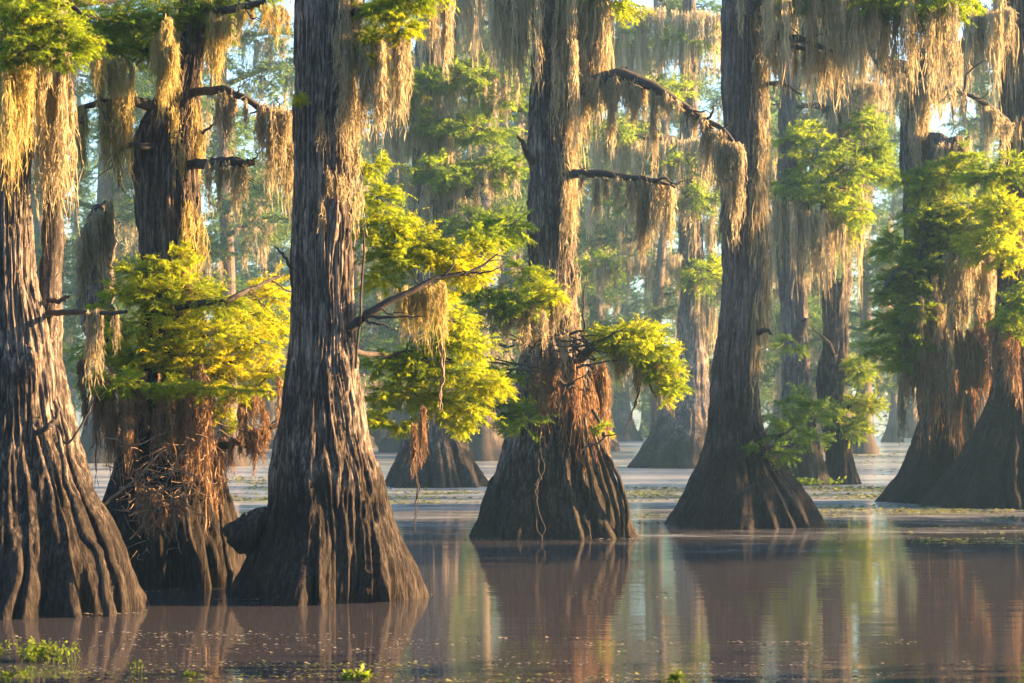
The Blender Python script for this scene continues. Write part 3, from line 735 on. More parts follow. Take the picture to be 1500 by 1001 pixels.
# ================================================================== F: grey trunk
F_ = Tree('cypress_tree', 'grey moss-veiled cypress with a broad dark cone-shaped base', [
    (800, 966, 1220), (770, 982, 1202), (735, 998, 1185), (712, 1008, 1167), (680, 1024, 1143), (650, 1035, 1126), (602, 1040, 1113), (547, 1044, 1111), (450, 1056, 1117), (400, 1060, 1119), (300, 1057, 1120), (200, 1062, 1122), (100, 1057, 1113), (0, 1058, 1113), (-150, 1062, 1112)],
    35.8, BIG, 61, M_BARK_GREY, 200, 220, 0.10, 0.022, 18, 1.0, 70)
f1 = F_.limb([(1108, 50, 0), (1130, 52, -.3), (1175, 58, -.6), (1235, 82, -.8)], [.10, .085, .06, .02], twigs=[([(1126, 56, -.3), (1160, 68, -.5), (1200, 78, -.6)], [.06, .045, .02])])
f2 = F_.limb([(1115, 125, 0), (1140, 122, -.2), (1175, 140, -.3)], [.05, .035, .012])
f3 = F_.limb([(1090, 20, 0), (1140, -25, -.5), (1230, -40, -.9), (1300, -30, -1.0)], [.16, .13, .09, .04])
F_.foliage(f3, [(1230, -15, 60, 16, -.8, .9, 61, .4), (1370, 10, 50, 22, -1, .9, 61, .45), (1300, 0, 60, 18, -1, .9, 61, .4), (1160, 0, 40, 14, -.6, .8, 39, .45), (1400, -10, 50, 20, -1, .9, 46, .4)], .20)
f4 = F_.limb([(1108, 490, -.3), (1118, 484, -.5), (1132, 489, -.6)], [.06, .045, .015], name='broken_stub')
f5 = F_.limb([(1115, 640, -.5), (1135, 640, -.8), (1165, 625, -1)], [.04, .03, .01])
F_.foliage(f5, [(1160, 630, 34, 26, -0.60, .7, 14, 0.00), (1125, 655, 34, 18, -0.90, .6, 10, 0.00), (1190, 610, 26, 18, -0.40, .6, 7, 0.00), (1150, 665, 26, 14, -0.90, .5, 6, 0.00), (1160, 590, 26, 14, -0.40, .6, 6, 0.00)], .17)  # shade painted into this low foliage by its darkest tint
def _m(g):
    F_.drape(g, 1098, 1124, 190, 340, 340, 60, 170, .35, .03, .14)
    F_.drape(g, 1058, 1120, 180, 300, 260, 40, 130, .3, .02, .05)
    F_.drape(g, 1100, 1122, 380, 470, 140, 80, 170, .4, .02, .1)
    F_.drape(g, 1100, 1122, 0, 170, 160, 40, 120, .4, .02, .1)
    curtain(g, [(1120, 55), (1175, 60), (1235, 84)], F_.Y - .5, 25, 110, 24, 40, F_.r, .45, (9, 18), .2)
    curtain(g, [(1120, -30), (1230, -20), (1300, -10), (1400, -10)], F_.Y - .8, 60, 210, 90, 44, F_.r, .6, (9, 20), .35)
F_.moss(None, _m)

# ================================================================== D: middle tree
D = Tree('cypress_tree', 'middle cypress with a long arching limb and an orange-lit right edge', [
    (820, 680, 936), (787, 694, 922), (727, 714, 903), (660, 737, 887), (620, 746, 881), (576, 754, 874), (520, 764, 858), (480, 768, 845), (400, 774, 840), (300, 774, 842), (250, 777, 839), (200, 776, 838), (100, 779, 835), (0, 784, 832), (-150, 788, 828)],
    32.6, BIG, 71, M_BARK, 230, 250, 0.17, 0.024, 15, 1.3, 72)
d1 = D.limb([(828, 160, -.1), (848, 138, -.4), (878, 118, -.5), (912, 112, -.6), (950, 126, -.7), (1000, 155, -.8), (1040, 178, -.9), (1068, 200, -1.0), (1086, 225, -1.0)],
            [.15, .13, .11, .10, .085, .06, .045, .035, .02], n=44, wob=.02, twigs=[([(1035, 176, -.9), (1046, 160, -1), (1050, 145, -1)], [.025, .018, .008]), ([(1000, 155, -.8), (1008, 175, -.8), (1002, 195, -.8)], [.02, .014, .006]), ([(905, 112, -.6), (912, 102, -.6), (918, 98, -.6)], [.05, .03, .01])])
d2 = D.limb([(826, 275, -.1), (840, 256, -.4), (880, 254, -.6), (925, 260, -.7), (960, 266, -.8), (990, 275, -.8)], [.10, .075, .06, .05, .035, .015], wob=.012, twigs=[([(955, 264, -.8), (975, 262, -.9), (985, 268, -.9)], [.03, .02, .01])])
d3 = D.limb([(780, 240, -.2), (768, 215, -.4), (758, 198, -.5)], [.06, .045, .015], name='broken_stub')
d4 = D.limb([(830, 5, 0), (870, -30, -.4), (930, -45, -.6)], [.16, .12, .05])
D.foliage(d4, [(905, 0, 40, 20, -.5, .7, 34, .55), (870, -25, 50, 20, -.4, .7, 30, .5)], .18)
d5 = D.limb([(790, 470, -.5), (760, 455, -1.0), (700, 440, -1.3)], [.10, .07, .02])
D.foliage(d5, [(720, 440, 44, 22, -1.2, .6, 44, .3), (760, 445, 44, 24, -1.2, .6, 50, .38), (800, 430, 34, 26, -1.2, .6, 46, .75), (740, 335, 40, 20, -.6, .6, 34, .25), (770, 400, 30, 18, -.9, .5, 24, .5), (690, 420, 30, 20, -1.0, .6, 26, .28), (720, 590, 30, 44, -1.2, .5, 34, .22), (765, 615, 30, 34, -1.3, .4, 34, .22), (735, 545, 30, 24, -1.2, .5, 24, .3)], .16)
d6 = D.limb([(850, 525, -.5), (885, 500, -.9), (940, 505, -1.2), (985, 530, -1.3)], [.09, .07, .045, .015], twigs=[([(885, 500, -.9), (915, 520, -1.1), (950, 560, -1.2), (968, 598, -1.2)], [.04, .03, .02, .008])])
D.foliage(d6, [(905, 495, 40, 14, -1.1, .5, 48, .6), (945, 510, 44, 18, -1.3, .6, 67, .62), (975, 540, 30, 24, -1.3, .5, 43, .55), (930, 488, 36, 12, -1.0, .5, 33, .6), (985, 570, 18, 24, -1.3, .4, 21, .5), (885, 628, 8, 8, -1.0, .2, 9, .5)], .16)
# dead tangle around the waist
g = Geo(4); rr = np.random.default_rng(12)
for k in range(46):
    a = D.pt(rr.uniform(735, 880), rr.uniform(485, 545), rr.uniform(-1.4, -.7)); b = a + np.array([rr.normal(0, .45), rr.normal(0, .2), rr.normal(.02, .2)])
    tube(g, [a, (a + b) / 2 + rr.normal(0, .05, 3), b], [.018, .013, .005], 4, 6, .01, k)
g.build('dead_twigs', M_LIMB, D.root, D.base, True, 'stuff')
D.limb([(868, 600, -.9), (880, 625, -1.0), (884, 640, -1.0), (850, 662, -1.1)], [.025, .03, .025, .012])
D.limb([(804, 500, -.7), (812, 545, -.8), (830, 565, -.9), (840, 562, -.95)], [.05, .045, .04, .02])
D.limb([(858, 490, -.5), (854, 440, -.6), (866, 385, -.6)], [.02, .013, .005])
def _m(g):
    D.drape(g, 812, 842, -40, 240, 700, 40, 150, .6, .02, .25)
    D.drape(g, 822, 842, 240, 430, 200, 40, 110, .55, .02, .1)
    curtain(g, [(838, -40), (888, -40)], D.Y - .3, 110, 290, 46, 64, D.r, .62, (8, 18), .25)
    curtain(g, [(838, 60), (862, 80)], D.Y - .35, 60, 200, 14, 60, D.r, .62, (8, 16), .15)
    curtain(g, [(725, -40), (792, -40)], D.Y - .4, 80, 240, 34, 50, D.r, .55, (8, 16), .2)
    curtain(g, [(690, 452), (830, 450)], D.Y - 1.3, 30, 75, 34, 40, D.r, .45, (7, 14), .25, jit=16)
    D.drape(g, 812, 842, 440, 480, 100, 20, 60, .5, .02, .1)
D.moss(None, _m)
def _m(g):
    curtain(g, [(862, 118), (912, 114), (955, 130)], D.Y - .6, 25, 75, 26, 46, D.r, .6, (7, 14), .06)
    curtain(g, [(955, 130), (1030, 172)], D.Y - .8, 15, 45, 16, 36, D.r, .6, (6, 12), .06)
    curtain(g, [(1032, 180), (1086, 222)], D.Y - 1.0, 50, 130, 14, 50, D.r, .5, (7, 14), .06)
D.moss(d1, _m)
def _m(g): curtain(g, [(850, 258), (985, 274)], D.Y - .7, 20, 90, 18, 40, D.r, .55, (6, 12), .06)
D.moss(d2, _m)
def _m(g): curtain(g, [(890, 510), (990, 545)], D.Y - 1.2, 30, 80, 26, 36, D.r, .5, (7, 13), .1)
D.moss(d6, _m, M_MOSSG)
def _m(g):
    D.drape(g, 780, 830, 535, 570, 300, 40, 110, .55, .06, .3)
    D.drape(g, 842, 884, 530, 600, 500, 40, 130, .6, .03, .25)
    D.drape(g, 855, 890, 600, 690, 160, 40, 90, .6, .02, .1)
D.moss(None, _m, M_ROOT, 'hanging_roots')
# pale roots running down the sunlit flank
for k, (x0, x1) in enumerate([(846, 880), (856, 893), (866, 905), (874, 914), (880, 921)]):
    D.limb([(x0, 600 + 12 * k, -.75), (x0 * .6 + x1 * .4, 680, -.85), (x1 - 2, 750, -.75), (x1, 792, -.7)], [.025, .035, .04, .05], M_BARK, 24, .012, name='root')

# ================================================================== C: tallest foreground trunk
C_ = Tree('cypress_tree', 'tallest foreground cypress with a fluted sunlit base and a dark burl on its left', [
    (905, 325, 622), (882, 336, 614), (835, 352, 604), (780, 378, 582), (742, 389, 569), (687, 396, 552), (643, 404, 538), (600, 411, 531), (544, 419, 521), (505, 424, 517), (400, 428, 514), (300, 431, 513), (200, 433, 516), (100, 435, 521), (0, 438, 521), (-150, 442, 518), (-400, 450, 512)],
    21.6, BIG, 83, M_BARK, 290, 310, 0.165, 0.021, 17, 0.85, 84)
def burl():
    g = Geo(4); nu, nv = 40, 28; r = 3
    u = np.arange(nu) / nu; v = np.linspace(.02, .98, nv); U, V = np.meshgrid(u, v)
    a = C_.pt(352, 783, -.15); b = C_.pt(392, 790, -.1)
    n1 = pnoise(U, V * 5, 6, 5) - .5; n2 = pnoise(U, V * 14, 16, 6) - .5
    R = 1 + .45 * n1 + .16 * n2
    st = np.stack([np.cos(2 * math.pi * U) * np.sin(math.pi * V), np.sin(2 * math.pi * U) * np.sin(math.pi * V), np.cos(math.pi * V)], -1) * R[..., None]
    P = a + st * np.array([.235, .24, .20]); P[..., 0] += .06; P[..., 2] += .16 * np.clip(st[..., 0], 0, 1)
    i = np.arange(nv - 1)[:, None] * nu; j = np.arange(nu)[None]; j2 = (j + 1) % nu
    g.add(P, np.stack([i + j, i + j2, i + nu + j2, i + nu + j], -1)); g.build('burl', M_BARK, C_.root, C_.base, True)
burl()
c1 = C_.limb([(512, 480, -.3), (545, 458, -.35), (590, 432, -.3), (640, 408, -.2), (690, 400, -.1), (730, 370, 0)], [.055, .045, .035, .025, .016, .008], n=40, wob=.012,
             twigs=[([(535, 463, -.35), (580, 465, -.4), (625, 462, -.4)], [.022, .014, .005]), ([(530, 468, -.35), (555, 475, -.4), (580, 482, -.4)], [.018, .012, .005]), ([(640, 408, -.2), (660, 395, -.2), (668, 370, -.2)], [.018, .012, .005]), ([(690, 400, -.1), (720, 398, -.1), (745, 380, -.1)], [.014, .008, .004])])
C_.limb([(521, 540, -.32), (526, 480, -.4), (530, 400, -.42), (535, 350, -.4), (525, 340, -.4)], [.014, .014, .012, .009, .004], wob=.008, name='twig')
C_.limb([(428, 395, -.2), (412, 370, -.3), (404, 362, -.35)], [.02, .013, .005], name='twig')
C_.foliage(c1, [
    (545, 245, 26, 26, 0.37, .36, 40, 0.55), (555, 290, 34, 28, 0.37, .36, 60, 0.55), (575, 330, 44, 24, 0.47, .36, 76, 0.60), (540, 340, 24, 40, 0.47, .36, 40, 0.55), (610, 350, 48, 24, 0.57, .36, 80, 0.62), (580, 375, 50, 22, 0.47, .36, 76, 0.55), (640, 375, 44, 20, 0.57, .36, 70, 0.75),
    (665, 385, 40, 22, 0.57, .36, 70, 0.85), (700, 365, 36, 20, 0.67, .36, 50, 0.70), (690, 400, 40, 14, 0.57, .36, 50, 0.85), (560, 410, 40, 16, 0.47, .36, 46, 0.55), (640, 430, 34, 14, 0.57, .36, 36, 0.80), (710, 345, 40, 14, 0.77, .36, 34, 0.35)], .080)
c2 = C_.limb([(495, 500, .3), (540, 520, 1.2), (610, 515, 1.8), (690, 540, 2.0)], [.04, .03, .022, .008], wob=.01)
C_.foliage(c2, [
    (640, 450, 36, 22, 1.80, .45, 75, 0.70), (670, 470, 34, 20, 1.80, .45, 64, 0.70), (650, 500, 44, 26, 1.90, .5, 103, 0.55), (690, 505, 34, 28, 1.90, .5, 82, 0.65), (610, 530, 44, 26, 1.80, .5, 96, 0.45), (660, 545, 48, 26, 1.90, .5, 110, 0.58), (705, 560, 38, 22, 1.90, .45, 87, 0.75),
    (730, 565, 24, 16, 1.90, .35, 41, 0.75), (600, 575, 40, 22, 1.80, .45, 75, 0.65), (650, 590, 44, 22, 1.90, .45, 89, 0.65), (690, 600, 36, 20, 1.90, .45, 66, 0.75), (560, 580, 28, 24, 1.70, .4, 46, 0.50), (555, 530, 24, 26, 1.70, .4, 39, 0.35), (595, 545, 26, 20, 1.80, .4, 41, 0.40),
    (550, 612, 24, 18, 1.60, .35, 36, 0.60), (590, 625, 26, 10, 1.70, .3, 29, 0.65), (675, 622, 26, 14, 1.90, .35, 34, 0.70)], .080)
c3 = C_.limb([(515, 20, -.1), (550, 10, -.3), (600, -20, -.4)], [.06, .045, .02])
C_.foliage(c3, [(560, 15, 36, 22, -.3, .4, 90, .6), (590, 40, 30, 16, -.3, .35, 60, .7), (545, 55, 24, 20, -.3, .35, 51, .7), (600, 5, 34, 20, -.35, .4, 66, .55), (550, 90, 16, 14, -.3, .25, 24, .85), (440, 145, 8, 8, -.4, .1, 12, .75), (640, -20, 40, 20, -.4, .4, 54, .5)], .080)
def _m(g):
    C_.drape(g, 500, 528, -20, 170, 420, 40, 120, .6, .02, .22)
    C_.drape(g, 504, 526, 170, 330, 160, 30, 90, .55, .01, .06)
    C_.drape(g, 440, 500, -40, 330, 110, 30, 80, .4, .01, .03)
    curtain(g, [(530, 75), (605, 55)], C_.Y - .3, 40, 170, 30, 44, C_.r, .6, (7, 13), .1)
C_.moss(None, _m)
def _m(g):
    curtain(g, [(575, 430), (650, 420)], C_.Y + .1, 40, 130, 26, 36, C_.r, .55, (6, 12), .15)
C_.moss(c1, _m, M_MOSSG)

# ================================================================== B: root-hung tree
B = Tree('cypress_tree', 'dark shaggy cypress behind with rusty hanging roots under its yellow foliage', [
    (885, 132, 365), (860, 138, 357), (800, 143, 351), (742, 150, 337), (688, 168, 317), (614, 188, 300), (560, 200, 296), (450, 208, 294), (350, 206, 293), (300, 199, 292), (220, 198, 290), (150, 226, 292), (100, 246, 296), (50, 260, 300), (0, 266, 306), (-150, 274, 312), (-350, 280, 310)],
    23.2, BIG, 97, M_BARK_DARK, 210, 230, 0.15, 0.024, 14, 0.9, 64)
b1 = B.limb([(220, 155, -.2), (190, 148, -.4), (150, 152, -.5), (120, 158, -.5), (102, 168, -.5)], [.07, .055, .04, .028, .01])
b2 = B.limb([(285, 135, -.1), (320, 132, -.4), (355, 142, -.5), (395, 162, -.5), (428, 168, -.4)], [.05, .045, .04, .035, .03], twigs=[([(320, 160, -.4), (310, 185, -.4), (296, 195, -.3)], [.012, .015, .02])])
b3 = B.limb([(285, 240, -.2), (310, 240, -.5), (345, 238, -.6), (372, 238, -.6)], [.06, .06, .05, .03])
b4 = B.limb([(225, 215, -.3), (195, 215, -.5), (172, 222, -.5), (176, 275, -.5)], [.05, .03, .022, .01])
b5 = B.limb([(205, 560, -.1), (170, 520, .1), (142, 450, .3), (138, 390, .35), (146, 330, .35), (158, 294, .35)], [.12, .16, .20, .21, .16, .03], name='broken_stem', wob=.02, mat=M_BARK, sides=16, n=40)
b6 = B.limb([(260, 450, -.6), (320, 440, -.9), (380, 420, -.6), (415, 400, -.3)], [.05, .04, .025, .01])
b7 = B.limb([(270, 560, -.6), (340, 575, -.8), (400, 575, -.6)], [.04, .03, .012])
b8 = B.limb([(300, 655, -.5), (340, 650, -.6), (380, 635, -.6), (408, 622, -.6)], [.045, .04, .03, .02])
b9 = B.limb([(230, -30, -.2), (170, -10, -.9), (60, 10, -1.7), (0, 20, -1.9)], [.1, .08, .05, .02])
B.limb([(290, 70, 0), (330, 15, -.3), (385, 5, -.5)], [.05, .045, .03])
B.limb([(335, -40, -.3), (352, -10, -.3), (400, 25, -.2)], [.03, .025, .012])
B.foliage(b6, [
    (205, 400, 44, 24, -0.58, .5, 63, 0.72), (240, 385, 36, 22, -0.55, .45, 48, 0.67), (180, 430, 30, 24, -0.55, .45, 39, 0.72), (225, 435, 48, 26, -0.60, .5, 81, 0.57), (285, 425, 40, 26, -0.60, .5, 64, 0.62), (270, 375, 24, 18, -0.48, .35, 21, 0.62), (320, 445, 48, 26, -0.55, .5, 75, 0.62), (395, 430, 36, 40, 0.60, .5, 72, 0.97),
    (405, 480, 24, 34, 0.50, .4, 45, 0.87), (360, 460, 44, 26, 0.20, .5, 68, 0.77), (180, 480, 44, 24, -0.60, .5, 66, 0.72), (240, 480, 54, 24, -0.62, .5, 86, 0.67), (310, 490, 54, 26, -0.60, .5, 90, 0.72), (370, 500, 44, 26, -0.45, .5, 72, 0.87)], .080)
B.foliage(b7, [
    (190, 562, 34, 14, -1.25, .35, 34, .45), (245, 566, 40, 13, -1.3, .35, 40, .60), (300, 570, 40, 13, -1.3, .35, 40, .70), (350, 572, 34, 14, -1.25, .35, 34, .75), (150, 560, 28, 16, -1.2, .35, 26, .35), (200, 520, 50, 22, -0.55, .5, 75, 0.70), (265, 525, 54, 22, -0.57, .5, 88, 0.93), (330, 530, 50, 24, -0.55, .5, 86, 0.98), (385, 545, 34, 20, -0.42, .45, 48, 0.93), (140, 515, 34, 24, -0.45, .45, 36, 0.53), (300, 545, 60, 14, -0.55, .45, 63, 0.88), (130, 560, 26, 20, -0.40, .4, 21, 0.43), (150, 455, 24, 24, -0.45, .4, 21, 0.63), (325, 600, 14, 24, -0.50, .3, 21, 0.78), (350, 620, 12, 18, -0.50, .3, 14, 0.73), (395, 570, 26, 12, -0.40, .4, 23, 0.88)], .080)
B.foliage(b9, [
    (60, 25, 60, 26, -1.75, .5, 153, .45), (130, 40, 50, 26, -0.15, .5, 142, .5), (190, 30, 44, 30, -0.15, .5, 136, .5), (30, 60, 44, 16, -1.75, .5, 85, .25), (100, 65, 50, 16, -1.75, .5, 102, .35), (160, 75, 44, 18, -0.15, .45, 95, .5), (210, 75, 40, 24, -0.15, .45, 102, .6), (250, 30, 30, 34, -0.15, .4, 95, .6), (310, 10, 34, 26, -0.15, .45, 95, .4), (20, 10, 40, 22, -1.75, .5, 85, .4), (325, 50, 20, 16, -0.15, .35, 34, .4), (90, -10, 60, 24, -1.75, .5, 85, .4), (390, -5, 40, 14, -0.15, .4, 51, .4), (260, -20, 60, 20, -0.15, .5, 68, .45)], .080)
def _m(g):
    curtain(g, [(225, 60), (262, 60)], B.Y - .6, 40, 130, 20, 50, B.r, .7, (7, 13), .15, jit=16)
    B.drape(g, 240, 298, 30, 180, 160, 30, 90, .5, .02, .15)
    B.drape(g, 262, 298, 180, 290, 140, 40, 110, .55, .02, .1)
    B.drape(g, 275, 300, 290, 400, 220, 40, 110, .65, .02, .15)
    curtain(g, [(300, 20), (335, 30)], B.Y - .4, 40, 150, 16, 44, B.r, .6, (7, 13), .15)
    curtain(g, [(135, 85), (195, 100)], B.Y - .7, 40, 140, 18, 46, B.r, .6, (7, 13), .15, jit=16)
    curtain(g, [(345, 10), (425, 15)], B.Y - .3, 25, 90, 16, 36, B.r, .55, (7, 12), .15)
B.moss(None, _m, M_MOSSG)
def _m(g):
    curtain(g, [(150, 152), (190, 150)], B.Y - .5, 50, 150, 9, 50, B.r, .55, (7, 13), .05)
    curtain(g, [(108, 166), (128, 160)], B.Y - .5, 50, 150, 5, 50, B.r, .6, (7, 12), .05)
B.moss(b1, _m, M_MOSSG)
def _m(g):
    curtain(g, [(375, 155), (430, 170)], B.Y - .5, 60, 180, 20, 56, B.r, .45, (8, 16), .12)
    curtain(g, [(320, 136), (360, 145)], B.Y - .5, 40, 130, 8, 36, B.r, .5, (6, 11), .06)
B.moss(b2, _m)
def _m(g): curtain(g, [(300, 244), (372, 240)], B.Y - .6, 30, 110, 10, 36, B.r, .5, (6, 12), .06)
B.moss(b3, _m)
def _m(g): curtain(g, [(112, 365), (135, 325), (160, 298)], B.Y + .12, 60, 150, 18, 60, B.r, .55, (8, 16), .08)
B.moss(b5, _m)
def _m(g):
    curtain(g, [(120, 545), (165, 570)], B.Y - .8, 60, 130, 12, 50, B.r, .3, (8, 14), .2, .45, jit=16)
    curtain(g, [(232, 572), (316, 570)], B.Y - .85, 40, 190, 50, 34, B.r, .6, (4, 10), .2, .55, jit=22)
    curtain(g, [(172, 575), (232, 572)], B.Y - .85, 40, 120, 13, 34, B.r, .45, (4, 10), .15, .55, jit=18)
    curtain(g, [(310, 580), (410, 590)], B.Y - .8, 25, 110, 20, 34, B.r, .55, (4, 10), .2, .55, jit=20)
    curtain(g, [(150, 580), (200, 590)], B.Y - .9, 60, 140, 10, 60, B.r, .5, (8, 14), .15, .4, jit=16)
    B.drape(g, 295, 335, 590, 720, 260, 40, 100, .6, .04, .15)
B.moss(None, _m, M_ROOT, 'hanging_roots')
g = Geo(4); rr = np.random.default_rng(31)
for k in range(38):
    a = B.pt(rr.uniform(165, 330), rr.uniform(555, 700), rr.uniform(-1.25, -.85)); b = a + np.array([rr.normal(0, .22), rr.normal(0, .08), -abs(rr.normal(.05, .2))])
    tube(g, [a, (a + b) / 2 + rr.normal(0, .05, 3), b], [.007, .006, .002], 4, 8, .012, k)
g.build('dead_twigs', M_TWIG, B.root, B.base, True, 'stuff')
def _m(g): curtain(g, [(310, 650), (405, 625)], B.Y - .6, 30, 90, 12, 44, B.r, .6, (6, 11), .06, .4)
B.moss(b8, _m, M_ROOT, 'hanging_roots')
B.limb([(262, 690, -.9), (275, 760, -1.0), (286, 820, -1.05), (293, 880, -1.1)], [.02, .03, .035, .045], M_BARK, 26, .008, name='root')
B.limb([(322, 740, -.6), (330, 800, -.75), (336, 850, -.85), (337, 880, -.9)], [.02, .03, .035, .04], M_BARK, 26, .008, name='root')

# ================================================================== A: tree at the left edge
A = Tree('cypress_tree', 'leaning foreground cypress at the left edge with a bright golden strip down its side', [
    (920, -145, 205), (893, -135, 196), (850, -122, 186), (780, -100, 160), (730, -82, 132), (700, -72, 116), (670, -62, 103), (640, -54, 95), (600, -48, 89), (560, -42, 83), (500, -34, 72), (450, -30, 60), (400, -28, 51), (300, -28, 44), (200, -28, 41), (100, -28, 40), (0, -26, 38), (-150, -24, 34), (-350, -20, 30)],
    20.3, BIG, 103, M_BARK, 290, 300, 0.16, 0.021, 15, 0.9, 80)
a2 = A.limb([(150, 840, -.25), (128, 750, .05), (100, 660, .25), (78, 580, .3), (72, 500, .35), (74, 420, .4), (80, 330, .4), (84, 200, .4), (84, 80, .4), (82, -60, .4), (80, -250, .4)], [.10, .12, .13, .13, .125, .11, .105, .10, .09, .085, .07], M_BARK, 90, .02, name='stem', sides=22)
A.limb([(84, 580, -.1), (103, 660, -.15), (140, 770, -.3), (168, 840, -.42), (186, 905, -.5)], [.01, .03, .05, .06, .07], M_BARK, 60, .02, name='root', sides=10)
A.limb([(76, 600, -.3), (95, 690, -.45), (122, 770, -.65), (145, 830, -.8), (158, 905, -.85)], [.01, .03, .045, .05, .065], M_BARK, 60, .02, name='root', sides=10)
a3 = A.limb([(70, 458, .2), (100, 458, -.1), (140, 458, -.3), (186, 458, -.4)], [.03, .03, .025, .018], wob=.008, name='dead_branch')
A.limb([(70, 440, .2), (90, 440, .1), (103, 432, .0)], [.025, .022, .012], name='dead_branch')
A.limb([(50, 636, -.5), (72, 625, -.55), (84, 610, -.5), (80, 590, -.45)], [.03, .03, .025, .015], name='dead_branch')
a4 = A.limb([(82, 600, -.4), (98, 650, -.3), (125, 610, -.3), (140, 590, -.3)], [.01, .012, .01, .006], name='twig')
a5 = A.limb([(30, -40, -.2), (60, -10, -.5), (120, 20, -.7)], [.05, .04, .015])
A.foliage(a5, [(30, 20, 44, 22, -.75, .3, 60, .5), (80, 35, 44, 22, -.75, .3, 66, .5), (20, 60, 40, 16, -.8, .28, 44, .35), (60, 72, 44, 14, -.8, .28, 48, .4), (110, 60, 36, 18, -.7, .3, 44, .45), (100, 88, 30, 10, -.7, .25, 24, .4), (14, 88, 26, 8, -.8, .25, 20, .35), (50, 0, 60, 18, -.7, .3, 50, .5)], .080)
def _m(g):
    curtain(g, [(0, 85), (48, 92)], A.Y - .4, 60, 230, 17, 50, A.r, .75, (7, 14), .12, jit=16)
    A.drape(g, 5, 42, 90, 200, 200, 60, 170, .75, .02, .15)
    A.drape(g, 20, 44, 200, 330, 90, 40, 120, .65, .01, .04)
A.moss(None, _m, M_MOSSG)
def _m(g):
    curtain(g, [(56, 90), (104, 95)], A.Y + .2, 90, 260, 20, 54, A.r, .65, (7, 14), .15, jit=16)
    curtain(g, [(68, 180), (104, 190)], A.Y + .15, 60, 170, 9, 50, A.r, .6, (7, 14), .1, jit=16)
A.moss(a2, _m)
def _m(g): curtain(g, [(120, 460), (184, 460)], A.Y - .35, 30, 150, 6, 44, A.r, .4, (6, 10), .04)
A.moss(a3, _m)

# ================================================================== separate hangings
FEST = 'tapering festoons of moss hanging from the limbs'
def fest(px, py, Y, wpx, lpx, n, label, tint=.6, mat=None, seed=1, name='moss_festoon', ragged=.4, sway=.22):
    r = np.random.default_rng(seed + int(px)); g = Geo(3); c = at(px, py, Y)
    festoon(g, c, wpx * Y / FPX, lpx * Y / FPX, n, r, tint, Y, None, ragged, sway)
    o = g.build(name, mat or M_MOSS, None, c); tag(o, label, 'moss', FEST); return o


fest(896, 116, 32.0, 16, 128, 170, 'longest pale festoon hung near the hump of the arching limb')
fest(930, 118, 31.95, 20, 85, 150, 'ragged pale festoon just past the hump of the arching limb')
fest(958, 130, 31.9, 12, 150, 120, 'thin straight festoon dropping from the arching limb toward the lower limb', .55)
fest(1052, 195, 31.6, 18, 118, 170, 'orange-lit festoon on the drooping end of the arching limb')
fest(1078, 215, 31.6, 22, 160, 210, 'wide brown festoon at the tip of the arching limb, against the grey trunk', .5)
fest(942, 264, 31.9, 22, 145, 230, 'dark thick festoon in the middle of the short level limb', .3)
fest(959, 266, 31.85, 12, 110, 110, 'bright narrow festoon touching the thick dark one on the level limb', .65)
fest(980, 274, 31.8, 10, 110, 90, 'slim festoon at the outer end of the level limb')
fest(655, -10, 22.5, 18, 145, 190, 'long golden festoon hanging in the open right of the tallest trunk', .65)
fest(634, -10, 22.4, 14, 105, 130, 'shorter festoon paired beside the long golden one at the top edge', .6)
fest(556, 90, 21.3, 14, 110, 150, 'pale festoon closest to the tallest trunk below its bright top spray', .65)
fest(585, 80, 21.2, 12, 125, 130, 'pale festoon slightly apart from the tallest trunk, swaying tail below', .65)
fest(757, -20, 32.2, 20, 165, 170, 'moss tress falling left of the middle tree from above the picture', .55)
fest(172, 150, 22.7, 18, 145, 190, 'tan tress hanging under the dark limb of the root-hung tree', .55, M_MOSSG)
fest(120, 162, 22.7, 12, 140, 120, 'narrow golden tress at the tip of the dark limb', .7, M_MOSSG)
fest(240, 55, 22.6, 20, 130, 200, 'bright golden-green tress under the top left foliage', .85, M_MOSSG)
fest(1085, -10, 35.2, 10, 75, 90, 'small pale tress in front of the top of the grey trunk', .65)
fest(1462, -20, 43.0, 16, 180, 160, 'long sunlit tress beside the top of the right edge trunk', .7)
fest(1320, 555, 44.2, 7, 110, 70, 'dark rope-like tress hanging alone over the far water', .12, ragged=.15)
fest(1420, 575, 44.2, 18, 175, 170, 'longest rust-coloured hanging, reaching almost to the water between the right trunks', .55, M_ROOT, ragged=.2)
fest(1397, 545, 44.2, 16, 95, 120, 'slanting rust-coloured hanging beside the longest one', .55, M_ROOT)
fest(606, 625, 22.6, 7, 85, 60, 'rusty hanging root under the yellow foliage left side', .5, M_ROOT, name='hanging_root', ragged=.15)
fest(619, 600, 22.7, 9, 90, 80, 'second rusty hanging root just right of the longer thin one', .5, M_ROOT, name='hanging_root', ragged=.15)
fest(186, 590, 22.0, 24, 110, 170, 'broad rusty fringe hanging left of the shaggy tree base', .5, M_ROOT, name='hanging_root')


def vine(name, label, pts, Y, rad, mat, twist=0.01, cat='vine'):
    g = Geo(4); P = [at(x, y, Y + d) for x, y, d in pts]
    tube(g, P, rad, 6, 40, twist, int(pts[0][0])); tube(g, [p + np.array([.012, -.012, 0]) for p in P], [q * .7 for q in rad], 5, 40, twist * 1.6, int(pts[0][0]) + 1)
    o = g.build(name, mat, None, P[0], True); tag(o, label, cat); return o


